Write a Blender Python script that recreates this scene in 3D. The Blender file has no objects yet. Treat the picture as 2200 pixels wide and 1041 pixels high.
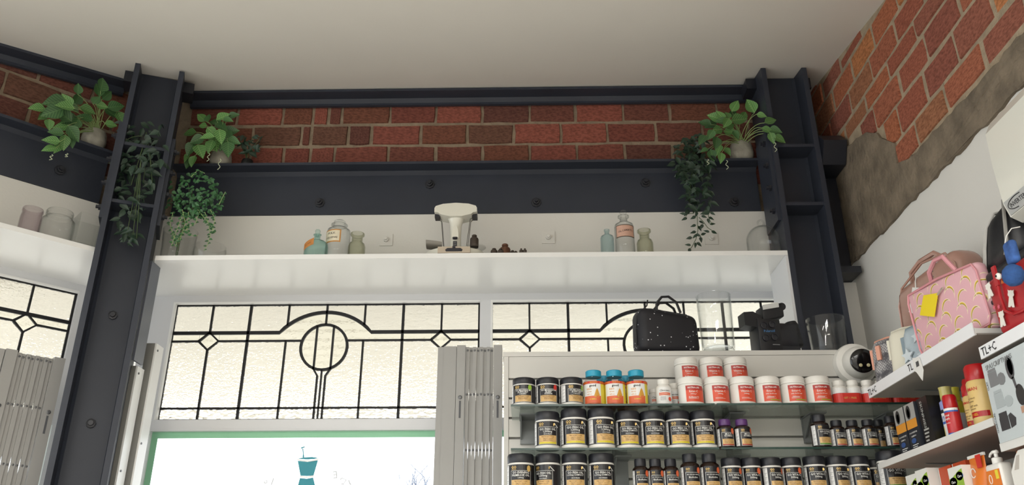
import bpy, bmesh, math, random
from math import sin, cos, pi, radians, sqrt, atan2
from mathutils import Vector, Matrix
S = bpy.context.scene
COL = S.collection
# ------------------------------------------------------------------ camera
F_PX, PITCH, YAW, ROLL = 1772.05, 0.412150351, 0.0172342899, 0.00158828794
def cam_rot():
    cp, sp, cy, sy, cr, sr = cos(PITCH), sin(PITCH), cos(YAW), sin(YAW), cos(ROLL), sin(ROLL)
    rz = Matrix(((cy, -sy, 0), (sy, cy, 0), (0, 0, 1)))
    base = Matrix(((1, 0, 0), (0, -sp, cp), (0, -cp, -sp)))
    rr = Matrix(((cr, -sr, 0), (sr, cr, 0), (0, 0, 1)))
    return rr @ base @ rz.transposed()          # world -> camera
MW = cam_rot()
CAM = Vector((0, 0, 1.6))
cd = bpy.data.cameras.new('camera'); cam = bpy.data.objects.new('camera', cd); COL.objects.link(cam)
cd.sensor_width = 36.0; cd.lens = F_PX / 2200 * 36.0; cd.clip_start = 0.05
cam.matrix_world = Matrix.Translation(CAM) @ MW.transposed().to_4x4()
S.camera = cam
# ------------------------------------------------------------------ world, light, exposure
w = bpy.data.worlds.new('overcast_sky'); S.world = w; w.use_nodes = True
bg = w.node_tree.nodes['Background']; bg.inputs[0].default_value = (0.93, 0.97, 1.0, 1); bg.inputs[1].default_value = 2.75
S.view_settings.view_transform = 'Standard'; S.view_settings.look = 'None'
S.view_settings.exposure = 0.0; S.view_settings.gamma = 1.0; S.view_settings.use_curve_mapping = False
S.cycles.max_bounces = 10; S.cycles.transparent_max_bounces = 24; S.cycles.transmission_bounces = 10
S.cycles.sample_clamp_indirect = 6.0
def area_lamp(name, loc, rot, sx, sy, power, col=(1, .975, .94)):
    l = bpy.data.lights.new(name, 'AREA'); l.shape = 'RECTANGLE'; l.size = sx; l.size_y = sy; l.energy = power; l.color = col
    o = bpy.data.objects.new(name, l); COL.objects.link(o); o.location = loc; o.rotation_euler = rot
    return o
# unseen area lamps added behind the camera to brighten the room
CEIL = lambda y: 4.101 + 0.171 * (y - 3.742)
for i, (x, y) in enumerate(((-1.6, -0.4), (0.3, -0.4), (-1.6, -1.7), (0.3, -1.7))):
    area_lamp('added_fill_lamp', (x, y, CEIL(y) - 0.06), (0, 0, 0), 1.2, 0.3, 44)
# ------------------------------------------------------------------ pixel -> place helpers
def ray(x, y): return MW.transposed() @ Vector((x - 1100, -(y - 520.5), -F_PX))
def at_y(x, y, Y): d = ray(x, y); return CAM + d * (Y / d.y)
def at_x(x, y, X): d = ray(x, y); return CAM + d * (X / d.x)
def at_z(x, y, Z): d = ray(x, y); return CAM + d * ((Z - CAM.z) / d.z)
# ------------------------------------------------------------------ materials
def lin(h):
    if not isinstance(h, str): return tuple(h)
    h = h.lstrip('#'); v = [int(h[i:i + 2], 16) / 255 for i in (0, 2, 4)]
    return tuple(c / 12.92 if c <= .04045 else ((c + .055) / 1.055) ** 2.4 for c in v)
MATS = {}
def mat(name, col='#808080', rough=.5, metal=0.0, var=0.0, vscale=8.0, bump=0.0, bscale=60.0, coat=0.0, spec=.5, sheen=0.0):
    if name in MATS: return MATS[name]
    m = bpy.data.materials.new(name); MATS[name] = m; m.use_nodes = True
    nt = m.node_tree; p = nt.nodes['Principled BSDF']; c = lin(col)
    p.inputs['Base Color'].default_value = (*c, 1); p.inputs['Roughness'].default_value = rough
    p.inputs['Metallic'].default_value = metal; p.inputs['Coat Weight'].default_value = coat
    p.inputs['Specular IOR Level'].default_value = spec
    if var or bump:
        tc = nt.nodes.new('ShaderNodeTexCoord')
    if var:
        n = nt.nodes.new('ShaderNodeTexNoise'); n.inputs['Scale'].default_value = vscale; n.inputs['Detail'].default_value = 5
        nt.links.new(tc.outputs['Object'], n.inputs['Vector'])
        r = nt.nodes.new('ShaderNodeValToRGB'); r.color_ramp.elements[0].position = .3; r.color_ramp.elements[1].position = .7
        r.color_ramp.elements[0].color = (*[x * (1 - var) for x in c], 1); r.color_ramp.elements[1].color = (*[min(1, x * (1 + var)) for x in c], 1)
        nt.links.new(n.outputs['Fac'], r.inputs['Fac']); nt.links.new(r.outputs['Color'], p.inputs['Base Color'])
    if bump:
        n2 = nt.nodes.new('ShaderNodeTexNoise'); n2.inputs['Scale'].default_value = bscale; n2.inputs['Detail'].default_value = 4
        nt.links.new(tc.outputs['Object'], n2.inputs['Vector'])
        b = nt.nodes.new('ShaderNodeBump'); b.inputs['Strength'].default_value = bump; b.inputs['Distance'].default_value = .01
        nt.links.new(n2.outputs['Fac'], b.inputs['Height']); nt.links.new(b.outputs['Normal'], p.inputs['Normal'])
    return m
def thin_glass(name, tint='#f4f7f6', edge='#a9b0ae', refl=.9, rough=.02, power=2.5):
    """clear thin-walled glass: tinted see-through that thickens to the edge colour at grazing angles, plus Fresnel gloss"""
    m = bpy.data.materials.new(name); MATS[name] = m; m.use_nodes = True; nt = m.node_tree; nt.nodes.clear()
    out = nt.nodes.new('ShaderNodeOutputMaterial'); tr = nt.nodes.new('ShaderNodeBsdfTransparent'); gl = nt.nodes.new('ShaderNodeBsdfGlossy')
    gl.inputs['Roughness'].default_value = rough
    lw = nt.nodes.new('ShaderNodeLayerWeight'); lw.inputs['Blend'].default_value = .5
    pw = nt.nodes.new('ShaderNodeMath'); pw.operation = 'POWER'; pw.inputs[1].default_value = power
    nt.links.new(lw.outputs['Facing'], pw.inputs[0])
    mx = nt.nodes.new('ShaderNodeMix'); mx.data_type = 'RGBA'; ab = [tuple(c ** .13 for c in lin(h)) for h in (tint, edge)]      # light crosses several walls of a vessel
    mx.inputs['A'].default_value = (*ab[0], 1); mx.inputs['B'].default_value = (*ab[1], 1)
    nt.links.new(pw.outputs[0], mx.inputs['Factor']); nt.links.new(mx.outputs['Result'], tr.inputs['Color'])
    f5 = nt.nodes.new('ShaderNodeMath'); f5.operation = 'POWER'; f5.inputs[1].default_value = 5; nt.links.new(lw.outputs['Facing'], f5.inputs[0])
    ml = nt.nodes.new('ShaderNodeMath'); ml.operation = 'MULTIPLY_ADD'; ml.inputs[1].default_value = .8 * refl; ml.inputs[2].default_value = .035 * refl; nt.links.new(f5.outputs[0], ml.inputs[0])
    ms = nt.nodes.new('ShaderNodeMixShader'); nt.links.new(ml.outputs[0], ms.inputs[0]); nt.links.new(tr.outputs[0], ms.inputs[1]); nt.links.new(gl.outputs[0], ms.inputs[2])
    nt.links.new(ms.outputs[0], out.inputs['Surface'])
    return m
# ------------------------------------------------------------------ mesh collector
class MB:
    def __init__(s): s.v = []; s.f = []; s.mi = []; s.cur = 0
    def add(s, vs, fs):
        o = len(s.v); s.v += [tuple(v) for v in vs]; s.f += [tuple(i + o for i in f) for f in fs]; s.mi += [s.cur] * len(fs); return s
    def box(s, x0, x1, y0, y1, z0, z1):
        return s.add([(x, y, z) for z in (z0, z1) for y in (y0, y1) for x in (x0, x1)],
                     [(0, 2, 3, 1), (4, 5, 7, 6), (0, 1, 5, 4), (2, 6, 7, 3), (0, 4, 6, 2), (1, 3, 7, 5)])
    def prism(s, poly, y0, y1, ax='y'):
        """extrude a 2-D outline (x,z) from y0 to y1 (or (y,z) along x, (x,y) along z)"""
        n = len(poly)
        P = {'y': lambda a, b, t: (a, t, b), 'x': lambda a, b, t: (t, a, b), 'z': lambda a, b, t: (a, b, t)}[ax]
        s.add([P(a, b, y0) for a, b in poly] + [P(a, b, y1) for a, b in poly],
              [tuple(range(n)), tuple(range(2 * n - 1, n - 1, -1))] + [(i, i + n, (i + 1) % n + n, (i + 1) % n) for i in range(n)])
        return s
    def lathe(s, prof, n=24, c=(0, 0, 0), cap0=True, cap1=True, sx=1, sy=1):
        vs = []; fs = []
        for r, z in prof:
            vs += [(c[0] + r * cos(2 * pi * i / n) * sx, c[1] + r * sin(2 * pi * i / n) * sy, c[2] + z) for i in range(n)]
        for k in range(len(prof) - 1):
            fs += [(k * n + i, k * n + (i + 1) % n, (k + 1) * n + (i + 1) % n, (k + 1) * n + i) for i in range(n)]
        if cap0: fs.append(tuple(range(n - 1, -1, -1)))
        if cap1: fs.append(tuple(range((len(prof) - 1) * n, len(prof) * n)))
        return s.add(vs, fs)
    def tube(s, pts, r, n=6, taper=None, cap=True):
        pts = [Vector(p) for p in pts]; vs = []; fs = []; prev = None
        for i, p in enumerate(pts):
            t = (pts[min(i + 1, len(pts) - 1)] - pts[max(i - 1, 0)]).normalized()
            if prev is None:
                a = Vector((0, 0, 1)) if abs(t.z) < .9 else Vector((1, 0, 0)); u = t.cross(a).normalized()
            else:
                u = (prev - t * prev.dot(t)).normalized()
            prev = u; v = t.cross(u); rr = r if taper is None else r * (1 + (taper - 1) * i / (len(pts) - 1))
            vs += [p + u * (rr * cos(2 * pi * k / n)) + v * (rr * sin(2 * pi * k / n)) for k in range(n)]
        for i in range(len(pts) - 1):
            fs += [(i * n + k, i * n + (k + 1) % n, (i + 1) * n + (k + 1) % n, (i + 1) * n + k) for k in range(n)]
        if cap: fs += [tuple(range(n - 1, -1, -1)), tuple(range((len(pts) - 1) * n, len(pts) * n))]
        return s.add(vs, fs)
    def ribbon(s, pts, w, d, plane='xz'):
        """flat bar of width w, depth d along 2-D points in the xz plane at y=0..-d"""
        L = []; n = len(pts)
        for i in range(n):
            a = pts[max(i - 1, 0)]; b = pts[min(i + 1, n - 1)]; tx, tz = b[0] - a[0], b[1] - a[1]; l = sqrt(tx * tx + tz * tz) or 1
            nx, nz = -tz / l * w / 2, tx / l * w / 2; x, z = pts[i]
            L += [(x - nx, -d, z - nz), (x + nx, -d, z + nz), (x + nx, d, z + nz), (x - nx, d, z - nz)]
        f = []
        for i in range(n - 1):
            f += [(4 * i + k, 4 * i + 4 + k, 4 * i + 4 + (k + 1) % 4, 4 * i + (k + 1) % 4) for k in range(4)]
        f += [(3, 2, 1, 0), tuple(4 * (n - 1) + k for k in range(4))]
        return s.add(L, [tuple(reversed(q)) for q in f])
    def patch(s, a0, a1, z0, z1, r, n=8, cx=0, cy=0):
        """curved label patch on a cylinder; angle 0 faces -Y, positive to +X"""
        vs = []
        for i in range(n + 1):
            a = a0 + (a1 - a0) * i / n
            for z in (z0, z1): vs.append((cx + r * sin(a), cy - r * cos(a), z))
        return s.add(vs, [(2 * i, 2 * i + 2, 2 * i + 3, 2 * i + 1) for i in range(n)])
    def rbox(s, sx, sy, sz, r, seg=3, c=(0, 0, 0), fn=None):
        bm = bmesh.new(); bmesh.ops.create_cube(bm, size=1)
        for v in bm.verts: v.co = Vector((v.co.x * sx, v.co.y * sy, v.co.z * sz))
        bmesh.ops.bevel(bm, geom=bm.edges[:] + bm.verts[:], offset=r, segments=seg, profile=.5, affect='EDGES', clamp_overlap=True)
        bm.verts.index_update()
        vs = [v.co + Vector(c) for v in bm.verts]
        if fn: vs = [Vector(fn(v)) for v in vs]
        fs = [tuple(v.index for v in f.verts) for f in bm.faces]; bm.free()
        return s.add(vs, fs)
    def xf(s, m):
        s.v = [tuple(m @ Vector(v)) for v in s.v]; return s
    def mesh(s, name, mats, smooth=False, angle=35):
        me = bpy.data.meshes.new(name); me.from_pydata(s.v, [], s.f)
        for m in (mats if isinstance(mats, (list, tuple)) else [mats]): me.materials.append(m)
        if any(s.mi): me.polygons.foreach_set('material_index', s.mi)
        if smooth:
            me.polygons.foreach_set('use_smooth', [True] * len(s.f)); me.set_sharp_from_angle(angle=radians(angle))
        me.update(); return me
    def build(s, name, mats, parent=None, loc=(0, 0, 0), rz=0, smooth=False, angle=35, **kw):
        return link(name, s.mesh(name, mats, smooth, angle), parent, loc, rz, **kw)
def link(name, data, parent=None, loc=(0, 0, 0), rz=0, rot=None, label=None, cat=None, group=None, kind=None):
    o = bpy.data.objects.new(name, data); COL.objects.link(o); o.location = loc
    o.rotation_euler = rot if rot is not None else (0, 0, rz)
    if parent is not None: o.parent = parent
    return tag(o, label, cat, group, kind)
def tag(o, label=None, cat=None, group=None, kind=None):
    if label: o['label'] = label
    if cat: o['category'] = cat
    if group: o['group'] = group
    if kind: o['kind'] = kind
    return o
def thing(name, label, cat, loc=(0, 0, 0), rz=0, group=None, rot=None):
    return link(name, None, None, loc, rz, rot, label, cat, group)
def copy_tree(o, parent=None):
    c = o.copy(); COL.objects.link(c)
    if parent is not None: c.parent = parent
    for ch in list(o.children): copy_tree(ch, c)
    return c
# lettering: outlines of the built-in font as flat mesh
_TX = {}
def text_geo(txt, bold=0.0):
    k = (txt, bold)
    if k in _TX: return _TX[k]
    cu = bpy.data.curves.new('lettering', 'FONT'); cu.body = txt; cu.resolution_u = 1; cu.align_x = 'CENTER'; cu.align_y = 'CENTER'; cu.offset = bold
    o = bpy.data.objects.new('lettering', cu); COL.objects.link(o)
    dg = bpy.context.evaluated_depsgraph_get(); dg.update(); me = o.evaluated_get(dg).to_mesh()
    vs = [(v.co.x, v.co.y) for v in me.vertices]; fs = [tuple(p.vertices) for p in me.polygons]
    o.evaluated_get(dg).to_mesh_clear(); bpy.data.objects.remove(o); bpy.data.curves.remove(cu)
    xs = [v[0] for v in vs] or [0]; ys = [v[1] for v in vs] or [0]
    cx, cy = (min(xs) + max(xs)) / 2, (min(ys) + max(ys)) / 2
    vs = [(x - cx, y - cy) for x, y in vs]; _TX[k] = (vs, fs, max(xs) - min(xs) or 1, max(ys) - min(ys) or 1); return _TX[k]
def put_text(mb, txt, w, h, fn, bold=0.01, fit=False):
    """write txt into a w x h box; fn(x, z) maps flat label coordinates to 3-D"""
    vs, fs, tw, th = text_geo(txt, bold)
    if fit: kx, kz = w / tw, h / th
    else: kx = kz = min(w / tw, h / th)
    mb.add([fn(x * kx, y * kz) for x, y in vs], fs); return mb
def on_cyl(r, a, z, cx=0, cy=0): return lambda x, y: (cx + r * sin(a + x / r), cy - r * cos(a + x / r), z + y)
def on_front(x0, z0, y): return lambda x, z: (x0 + x, y, z0 + z)
LEFT_LOC, LEFT_RZ = (-0.193, 0.193, 0), radians(45)
# ================================================================== THE SETTING
RND = random.Random(7)
XW = 1.538                       # right wall plane
Y_BRICK, Y_WEB, Y_FL, Y_SHELF, Y_SOFB, Y_GL = 3.765, 3.74, 3.64, 3.45, 3.93, 3.955
Z_SH = 3.036                     # underside of the display shelf
m_white = mat('white_wall_paint', '#dcdad4', .6, var=.03, vscale=2, bump=.05, bscale=90)
m_ceil = mat('ceiling_paint', '#dedad2', .8, var=.02, vscale=1.5)
m_gloss = mat('white_gloss_paint', '#e9e9e7', .28)
m_frame = mat('window_frame_paint', '#d5d6d8', .35)
m_steel = mat('charcoal_steel_paint', '#31353f', .45, var=.10, vscale=3, bump=.04, bscale=40, spec=.35)
m_steel2 = mat('bolt_paint', '#1f2129', .4)
m_floor = mat('floor_vinyl', '#cfcac2', .4, var=.05, vscale=3)
m_mortar = mat('lime_mortar', '#8d7d69', .95, var=.18, vscale=25, bump=.6, bscale=120)
m_concrete = mat('old_cement_render', '#756959', .95, var=.34, vscale=11, bump=1.0, bscale=38)
def brick_mat(name, cols):
    m = bpy.data.materials.new(name); m.use_nodes = True; nt = m.node_tree; p = nt.nodes['Principled BSDF']
    p.inputs['Roughness'].default_value = .9; p.inputs['Specular IOR Level'].default_value = .2
    oi = nt.nodes.new('ShaderNodeObjectInfo'); r = nt.nodes.new('ShaderNodeValToRGB'); cr = r.color_ramp
    cr.interpolation = 'CONSTANT'
    cr.elements[0].position = 0; cr.elements[0].color = (*lin(cols[0]), 1); cr.elements[1].position = .125; cr.elements[1].color = (*lin(cols[1]), 1)
    for i in range(2, 8): e = cr.elements.new(i / 8); e.color = (*lin(cols[i]), 1)
    nt.links.new(oi.outputs['Random'], r.inputs['Fac'])
    tc = nt.nodes.new('ShaderNodeTexCoord'); n = nt.nodes.new('ShaderNodeTexNoise'); n.inputs['Scale'].default_value = 14; n.inputs['Detail'].default_value = 6
    va = nt.nodes.new('ShaderNodeVectorMath'); va.operation = 'ADD'; nt.links.new(tc.outputs['Object'], va.inputs[0]); nt.links.new(oi.outputs['Location'], va.inputs[1])
    nt.links.new(va.outputs[0], n.inputs['Vector'])
    hs = nt.nodes.new('ShaderNodeMix'); hs.data_type = 'RGBA'; hs.blend_type = 'MULTIPLY'; hs.inputs['Factor'].default_value = 1
    rr = nt.nodes.new('ShaderNodeValToRGB'); rr.color_ramp.elements[0].position = .32; rr.color_ramp.elements[0].color = (.62, .6, .6, 1); rr.color_ramp.elements[1].position = .62; rr.color_ramp.elements[1].color = (1.1, 1.1, 1.1, 1)
    nt.links.new(n.outputs['Fac'], rr.inputs['Fac']); nt.links.new(r.outputs['Color'], hs.inputs['A']); nt.links.new(rr.outputs['Color'], hs.inputs['B'])
    # pits
    v = nt.nodes.new('ShaderNodeTexNoise'); v.inputs['Scale'].default_value = 110; v.inputs['Detail'].default_value = 2; nt.links.new(va.outputs[0], v.inputs['Vector'])
    r3 = nt.nodes.new('ShaderNodeValToRGB'); r3.color_ramp.elements[0].position = .30; r3.color_ramp.elements[0].color = (.35, .33, .33, 1); r3.color_ramp.elements[1].position = .38; r3.color_ramp.elements[1].color = (1, 1, 1, 1)
    nt.links.new(v.outputs['Fac'], r3.inputs['Fac'])
    m2 = nt.nodes.new('ShaderNodeMix'); m2.data_type = 'RGBA'; m2.blend_type = 'MULTIPLY'; m2.inputs['Factor'].default_value = 1
    nt.links.new(hs.outputs['Result'], m2.inputs['A']); nt.links.new(r3.outputs['Color'], m2.inputs['B']); nt.links.new(m2.outputs['Result'], p.inputs['Base Color'])
    b = nt.nodes.new('ShaderNodeBump'); b.inputs['Strength'].default_value = .5; b.inputs['Distance'].default_value = .004
    nt.links.new(v.outputs['Fac'], b.inputs['Height']); nt.links.new(b.outputs['Normal'], p.inputs['Normal'])
    return m
m_brick = brick_mat('old_red_brick', ['#774b40', '#834f43', '#6b463d', '#95584a', '#7a4f3f', '#8a5246', '#7f4b40', '#6f4f41'])
m_brick2 = brick_mat('orange_red_brick', ['#a1604c', '#b06c4e', '#945a4b', '#bd7d52', '#a8674f', '#99604f', '#ad6449', '#a36f52'])
# unit bricks (1 x 1 face in local x,z; proud towards -y), chipped differently
def brick_mesh(seed, m):
    r = random.Random(seed); k = 10; out = []
    base = [(-.5, -.5), (-.17, -.5), (.17, -.5), (.5, -.5), (.5, -.05), (.5, .5), (.17, .5), (-.17, .5), (-.5, .5), (-.5, .05)]
    j = lambda: r.uniform(-.045, .006)
    for x, z in base:
        sx = x + math.copysign(j(), x) * .6 if abs(x) == .5 else x
        sz = z + math.copysign(j(), z) * 1.4 if abs(z) == .5 else z
        out.append((sx, sz))
    mb = MB(); n = len(out)
    vs = [(x * 1.0, .02, z * 1.0) for x, z in out] + [(x, -.004, z) for x, z in out] + [(x * .975, -.012, z * .945) for x, z in out]
    fs = [tuple(2 * n + i for i in range(n))] + [(i, (i + 1) % n, n + (i + 1) % n, n + i) for i in range(n)] + [(n + i, n + (i + 1) % n, 2 * n + (i + 1) % n, 2 * n + i) for i in range(n)]
    mb.add(vs, fs); return mb.mesh('brick', m)
BRICKS = [brick_mesh(i, m_brick) for i in range(8)]; BRICKS2 = [brick_mesh(i + 20, m_brick2) for i in range(8)]
def brick(parent, u, z, w, h, depth, rz=0, xw=None):
    b = bpy.data.objects.new('brick', RND.choice(BRICKS if xw is None else BRICKS2)); COL.objects.link(b); b.parent = parent
    b.location = (u, depth + RND.uniform(-.003, .004), z) if xw is None else (xw + RND.uniform(-.004, .005), u, z)
    b.rotation_euler = (0, RND.uniform(-.006, .006), rz); b.scale = (w * RND.choice((1, 1)), 1, h)
    return b
# floor and ceiling
MB().add([(-6, -4, 0), (1.6, -4, 0), (1.6, 6, 0), (-6, 6, 0)], [(0, 1, 2, 3)]).build('floor', m_floor, kind='structure')
MB().box(-4.6, 1.66, -2.72, -2.6, 0, 3.1).build('wall_back_added', m_white, kind='structure')  # unseen wall, added to cut the light reaching the front wall
cb = MB()
for y0, y1 in ((-2.6, 4.1),):
    xs = (-4.6, 1.66)
    cb.add([(x, y, CEIL(y) + t) for t in (0, .12) for y in (y0, y1) for x in xs], [(0, 2, 3, 1), (4, 5, 7, 6), (0, 1, 5, 4), (2, 6, 7, 3), (0, 4, 6, 2), (1, 3, 7, 5)])
cb.build('ceiling', m_ceil, kind='structure')
# ---- front and corner walls share one build, in local (u, depth, z)
def front_like(side, u0, u1, loc, rz, joints):
    wall = MB().box(u0, u1, Y_BRICK + .006, 4.0, Z_SH + .03, 4.16).build('wall_' + side, m_mortar, loc=loc, rz=rz, kind='structure')
    MB().box(u0, u1, Y_WEB - .004, Y_BRICK + .004, Z_SH + .024, 3.392).build('plaster_panel', m_white, wall, label='white painted band behind the display shelf')
    zs = [3.552, 3.681, 3.809, 3.938, 4.067]
    for k in range(4):
        js = joints[k]
        for a, b in zip(js, js[1:]):
            brick(wall, (a + b) / 2, (zs[k] + zs[k + 1]) / 2, b - a - .020, .104, Y_BRICK + .008)
    return wall
pxs = {0: [440, 530, 590, 690, 790, 890, 990, 1090, 1190, 1290, 1390, 1490, 1590, 1690],
       1: [385, 455, 539, 610, 667, 720, 835, 936, 1037, 1138, 1240, 1343, 1445, 1546, 1650, 1740],
       2: [400, 452, 543, 648, 669, 749, 798, 904, 1004, 1104, 1205, 1305, 1409, 1510, 1610, 1700],
       3: [410, 512, 609, 674, 707, 736, 839, 937, 1036, 1138, 1236, 1339, 1439, 1540, 1640, 1700]}
ypx = {0: 370, 1: 328, 2: 287, 3: 240}
FJ = {k: [at_y(x, ypx[k], Y_BRICK).x for x in v] for k, v in pxs.items()}
front_like('front', -1.95, 1.53, (0, 0, 0), 0, FJ)
LJ = {k: [1.30 - .25 * i - (.12 if k % 2 else 0) for i in range(7)][::-1] for k in range(4)}
front_like('corner', -0.6, 1.3, LEFT_LOC, LEFT_RZ, LJ)
# ---- right wall: white plaster below, bare brick above
wr = MB().box(XW, XW + .12, -2.5, 3.79, 0, 3.06).build('wall_right', m_white, kind='structure')
MB().box(XW - .001, XW + .12, -2.5, 3.95, 3.06, 4.25).build('mortar_backing', mat('pale_lime_mortar', '#a09079', .95, var=.2, vscale=22, bump=.6, bscale=110), wr)
K = XW / 1.581
zc = [1.6 + (z - 1.6) * K for z in (3.262, 3.383, 3.526, 3.657, 3.753, 3.876, 4.008, 4.135, 4.26)]
jr = {0: [2.10, 2.365, 2.637, 2.89, 3.10], 1: [2.0, 2.25, 2.50, 2.755, 3.0, 3.14], 2: [1.92, 2.17, 2.42, 2.682, 2.936, 3.20, 3.36],
      3: [1.95, 2.21, 2.47, 2.73, 3.0, 3.26, 3.53, 3.8], 4: [2.1, 2.36, 2.62, 2.88, 3.146, 3.41, 3.67, 3.9],
      5: [2.3, 2.55, 2.81, 3.07, 3.328, 3.59, 3.85], 6: [2.7, 2.93, 3.16, 3.44, 3.70, 3.95], 7: [3.5, 3.75, 4.0]}
for k, js in jr.items():
    for a, b in zip(js, js[1:]):
        a2, b2 = a * K, min(b * K, 3.93); zt = min(zc[k + 1], CEIL(a2) + .02)
        if b2 - a2 < .05 or zt - zc[k] < .03: continue
        o = brick(wr, (a2 + b2) / 2, (zc[k] + zt) / 2, b2 - a2 - .026, zt - zc[k] - .024, 0, rz=radians(-90), xw=XW + .006)
# rough render: strip under the bricks and the patch by the steelwork
def rough_poly(pts, seed, amp):
    r = random.Random(seed); out = []
    for (a, b), (c, d) in zip(pts, pts[1:] + pts[:1]):
        n = max(2, int(sqrt((c - a) ** 2 + (d - b) ** 2) / .035))
        for i in range(n):
            t = i / n; out.append((a + (c - a) * t + r.uniform(-amp, amp), b + (d - b) * t + r.uniform(-amp, amp)))
    return out
def slab_grid(pts, name, x_face, seed, label):
    """irregular slab of render with an uneven face, grown from its outline on the right wall (y, z)"""
    poly = rough_poly(pts, seed, .006); mb = MB(); n = len(poly); r = random.Random(seed)
    mb.add([(x_face + r.uniform(-.004, .004), a, b) for a, b in poly] + [(XW + .02, a, b) for a, b in poly],
           [tuple(range(n))] + [(i, (i + 1) % n, n + (i + 1) % n, n + i) for i in range(n)])
    return mb.build(name, m_concrete, wr, label=label)
slab_grid([(3.9, 3.052), (3.0, 3.052), (2.2, 3.052), (1.4, 3.052), (1.4, 3.19), (1.9, 3.19), (2.4, 3.20), (2.90, 3.21), (2.985, 3.25), (2.99, 3.34), (3.06, 3.40), (3.12, 3.47), (3.20, 3.52), (3.34, 3.56), (3.55, 3.59), (3.9, 3.59)], 'render_patch', XW - .012, 3, 'rough grey brown cement render')
# ---- steel columns
def steel_column(label, x, y, rz, stiff, plates):
    ztop = lambda ly: CEIL(y + ly * cos(rz)) - .004
    c = thing('steel_column', label, 'column', (x, y, 0), rz, 'charcoal steel columns')
    hw, t, dp, wy = .113, .024, .24, .122
    for sx in (-1, 1):
        a, b = (sx * hw, sx * (hw - t)); a, b = min(a, b), max(a, b)
        z0, z1 = ztop(0) + (a if rz else 0) * .0, ztop(dp)
        MB().prism([(0, 0), (dp, 0), (dp, z1), (0, z0)], a, b, 'x').build('flange', m_steel, c)
    MB().box(-hw + t, hw - t, wy, wy + .016, 0, ztop(wy)).build('web', m_steel, c)
    for z in stiff:
        MB().box(-hw + t, hw - t, .008, wy, z - .016, z).build('stiffener', m_steel, c)
    for sx in (-1, 1):                                   # weld fillets at the web
        MB().prism([(sx * (hw - t), wy), (sx * (hw - t), wy - .012), (sx * (hw - t - .012), wy)], .0, ztop(wy) - .01, 'z').build('weld_bead', m_steel, c)
    for sx, z0, z1 in plates:                            # bolted beam end plates outside the flanges
        a, b = (sx * hw, sx * (hw + .016)); a, b = min(a, b), max(a, b)
        pl = MB().box(a, b, .02, .20, z0, z1).build('end_plate', m_steel, c)
        for k in range(4):
            zb = z0 + (z1 - z0) * (k + .5) / 4
            MB().lathe([(.016, 0), (.016, .012), (.009, .013), (.009, .024)], 6).xf(Matrix.Translation((b if sx > 0 else a, .05, zb)) @ Matrix.Rotation(sx * pi / 2, 4, 'Y')).build('bolt', m_steel2, pl)
    for sx in (-1, 1):                                   # cleats at the ceiling
        MB().box(min(sx * hw, sx * (hw + .05)), max(sx * hw, sx * (hw + .05)), .1, .2, ztop(.1) - .07, ztop(.1) - .01).build('cleat', m_steel2, c)
    return c
pr = at_y(394.8, 165, 3.405); ex = Vector((cos(radians(22.5)), sin(radians(22.5)), 0))
pl0 = pr - ex * .113
colL = steel_column('charcoal steel column between the angled corner window and the front window', pl0.x, pl0.y, radians(22.5), (3.595, 3.295), ((1, 3.20, 3.66), (-1, 3.20, 3.70)))
colR = steel_column('charcoal steel column beside the right hand brick wall', 1.298, 3.45, 0, (3.615, 3.305), ((-1, 3.22, 3.70),))
for z in (2.78, 2.30):
    MB().lathe([(.020, 0), (.020, .010), (.012, .012), (.011, .022)], 8).xf(Matrix.Translation((.0, .122, z)) @ Matrix.Rotation(pi / 2, 4, 'X')).build('bolt', m_steel2, colL)
# ---- steel beams along both shop fronts
def steel_beams(which, u0, u1, loc, rz, bolts):
    b = thing('steel_beam', 'charcoal steel beam at the ceiling %s' % which, 'beam', loc, rz, 'charcoal steel beams')
    zt = CEIL(Y_FL) - .004 if rz == 0 else 4.062
    def lay(mb):                      # the ceiling falls along the corner wall and the beam with it
        if rz: mb.v = [(x, y, z + .121 * (x - u1)) for x, y, z in mb.v]
        return mb
    lay(MB().box(u0, u1, Y_FL, Y_WEB, zt - .014, zt)).build('flange', m_steel, b)
    lay(MB().box(u0, u1, Y_WEB - .012, Y_WEB + .006, 4.035 - (.02 if rz else 0), zt - .014 + .03)).build('web', m_steel, b)
    lay(MB().prism([(Y_WEB - .012, zt - .014), (Y_WEB - .030, zt - .014), (Y_WEB - .012, zt - .032)], u0, u1, 'x')).build('root_fillet', m_steel, b)
    b = thing('steel_beam', 'deep charcoal steel beam with bolts under the brick band %s' % which, 'beam', loc, rz, 'charcoal steel beams')
    zf = 3.643
    MB().box(u0, u1, Y_FL, Y_BRICK - .005, zf - .014, zf).build('flange', m_steel, b)
    MB().box(u0, u1, Y_WEB - .010, Y_WEB + .006, 3.393, zf - .014).build('web', m_steel, b)
    MB().prism([(Y_WEB - .010, zf - .014), (Y_WEB - .028, zf - .014), (Y_WEB - .010, zf - .032)], u0, u1, 'x').build('root_fillet', m_steel, b)
    for u, z in bolts:
        bo = MB().lathe([(.026, 0), (.026, .006), (.016, .007), (.016, .020), (.010, .021), (.010, .034)], 8).xf(Matrix.Translation((u, Y_WEB - .010, z)) @ Matrix.Rotation(pi / 2, 4, 'X')).build('bolt', m_steel2, b)
    return b
BP = [(686, 434), (923, 394), (1152, 433), (1387, 391), (1578, 432)]
fb = [(at_y(x, y, Y_WEB - .02).x, at_y(x, y, Y_WEB - .02).z) for x, y in BP]
steel_beams('over the front window', -1.79, 1.18, (0, 0, 0), 0, fb)
steel_beams('over the angled corner window', -0.6, 1.06, LEFT_LOC, LEFT_RZ, [(.86, 3.50)])
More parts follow.
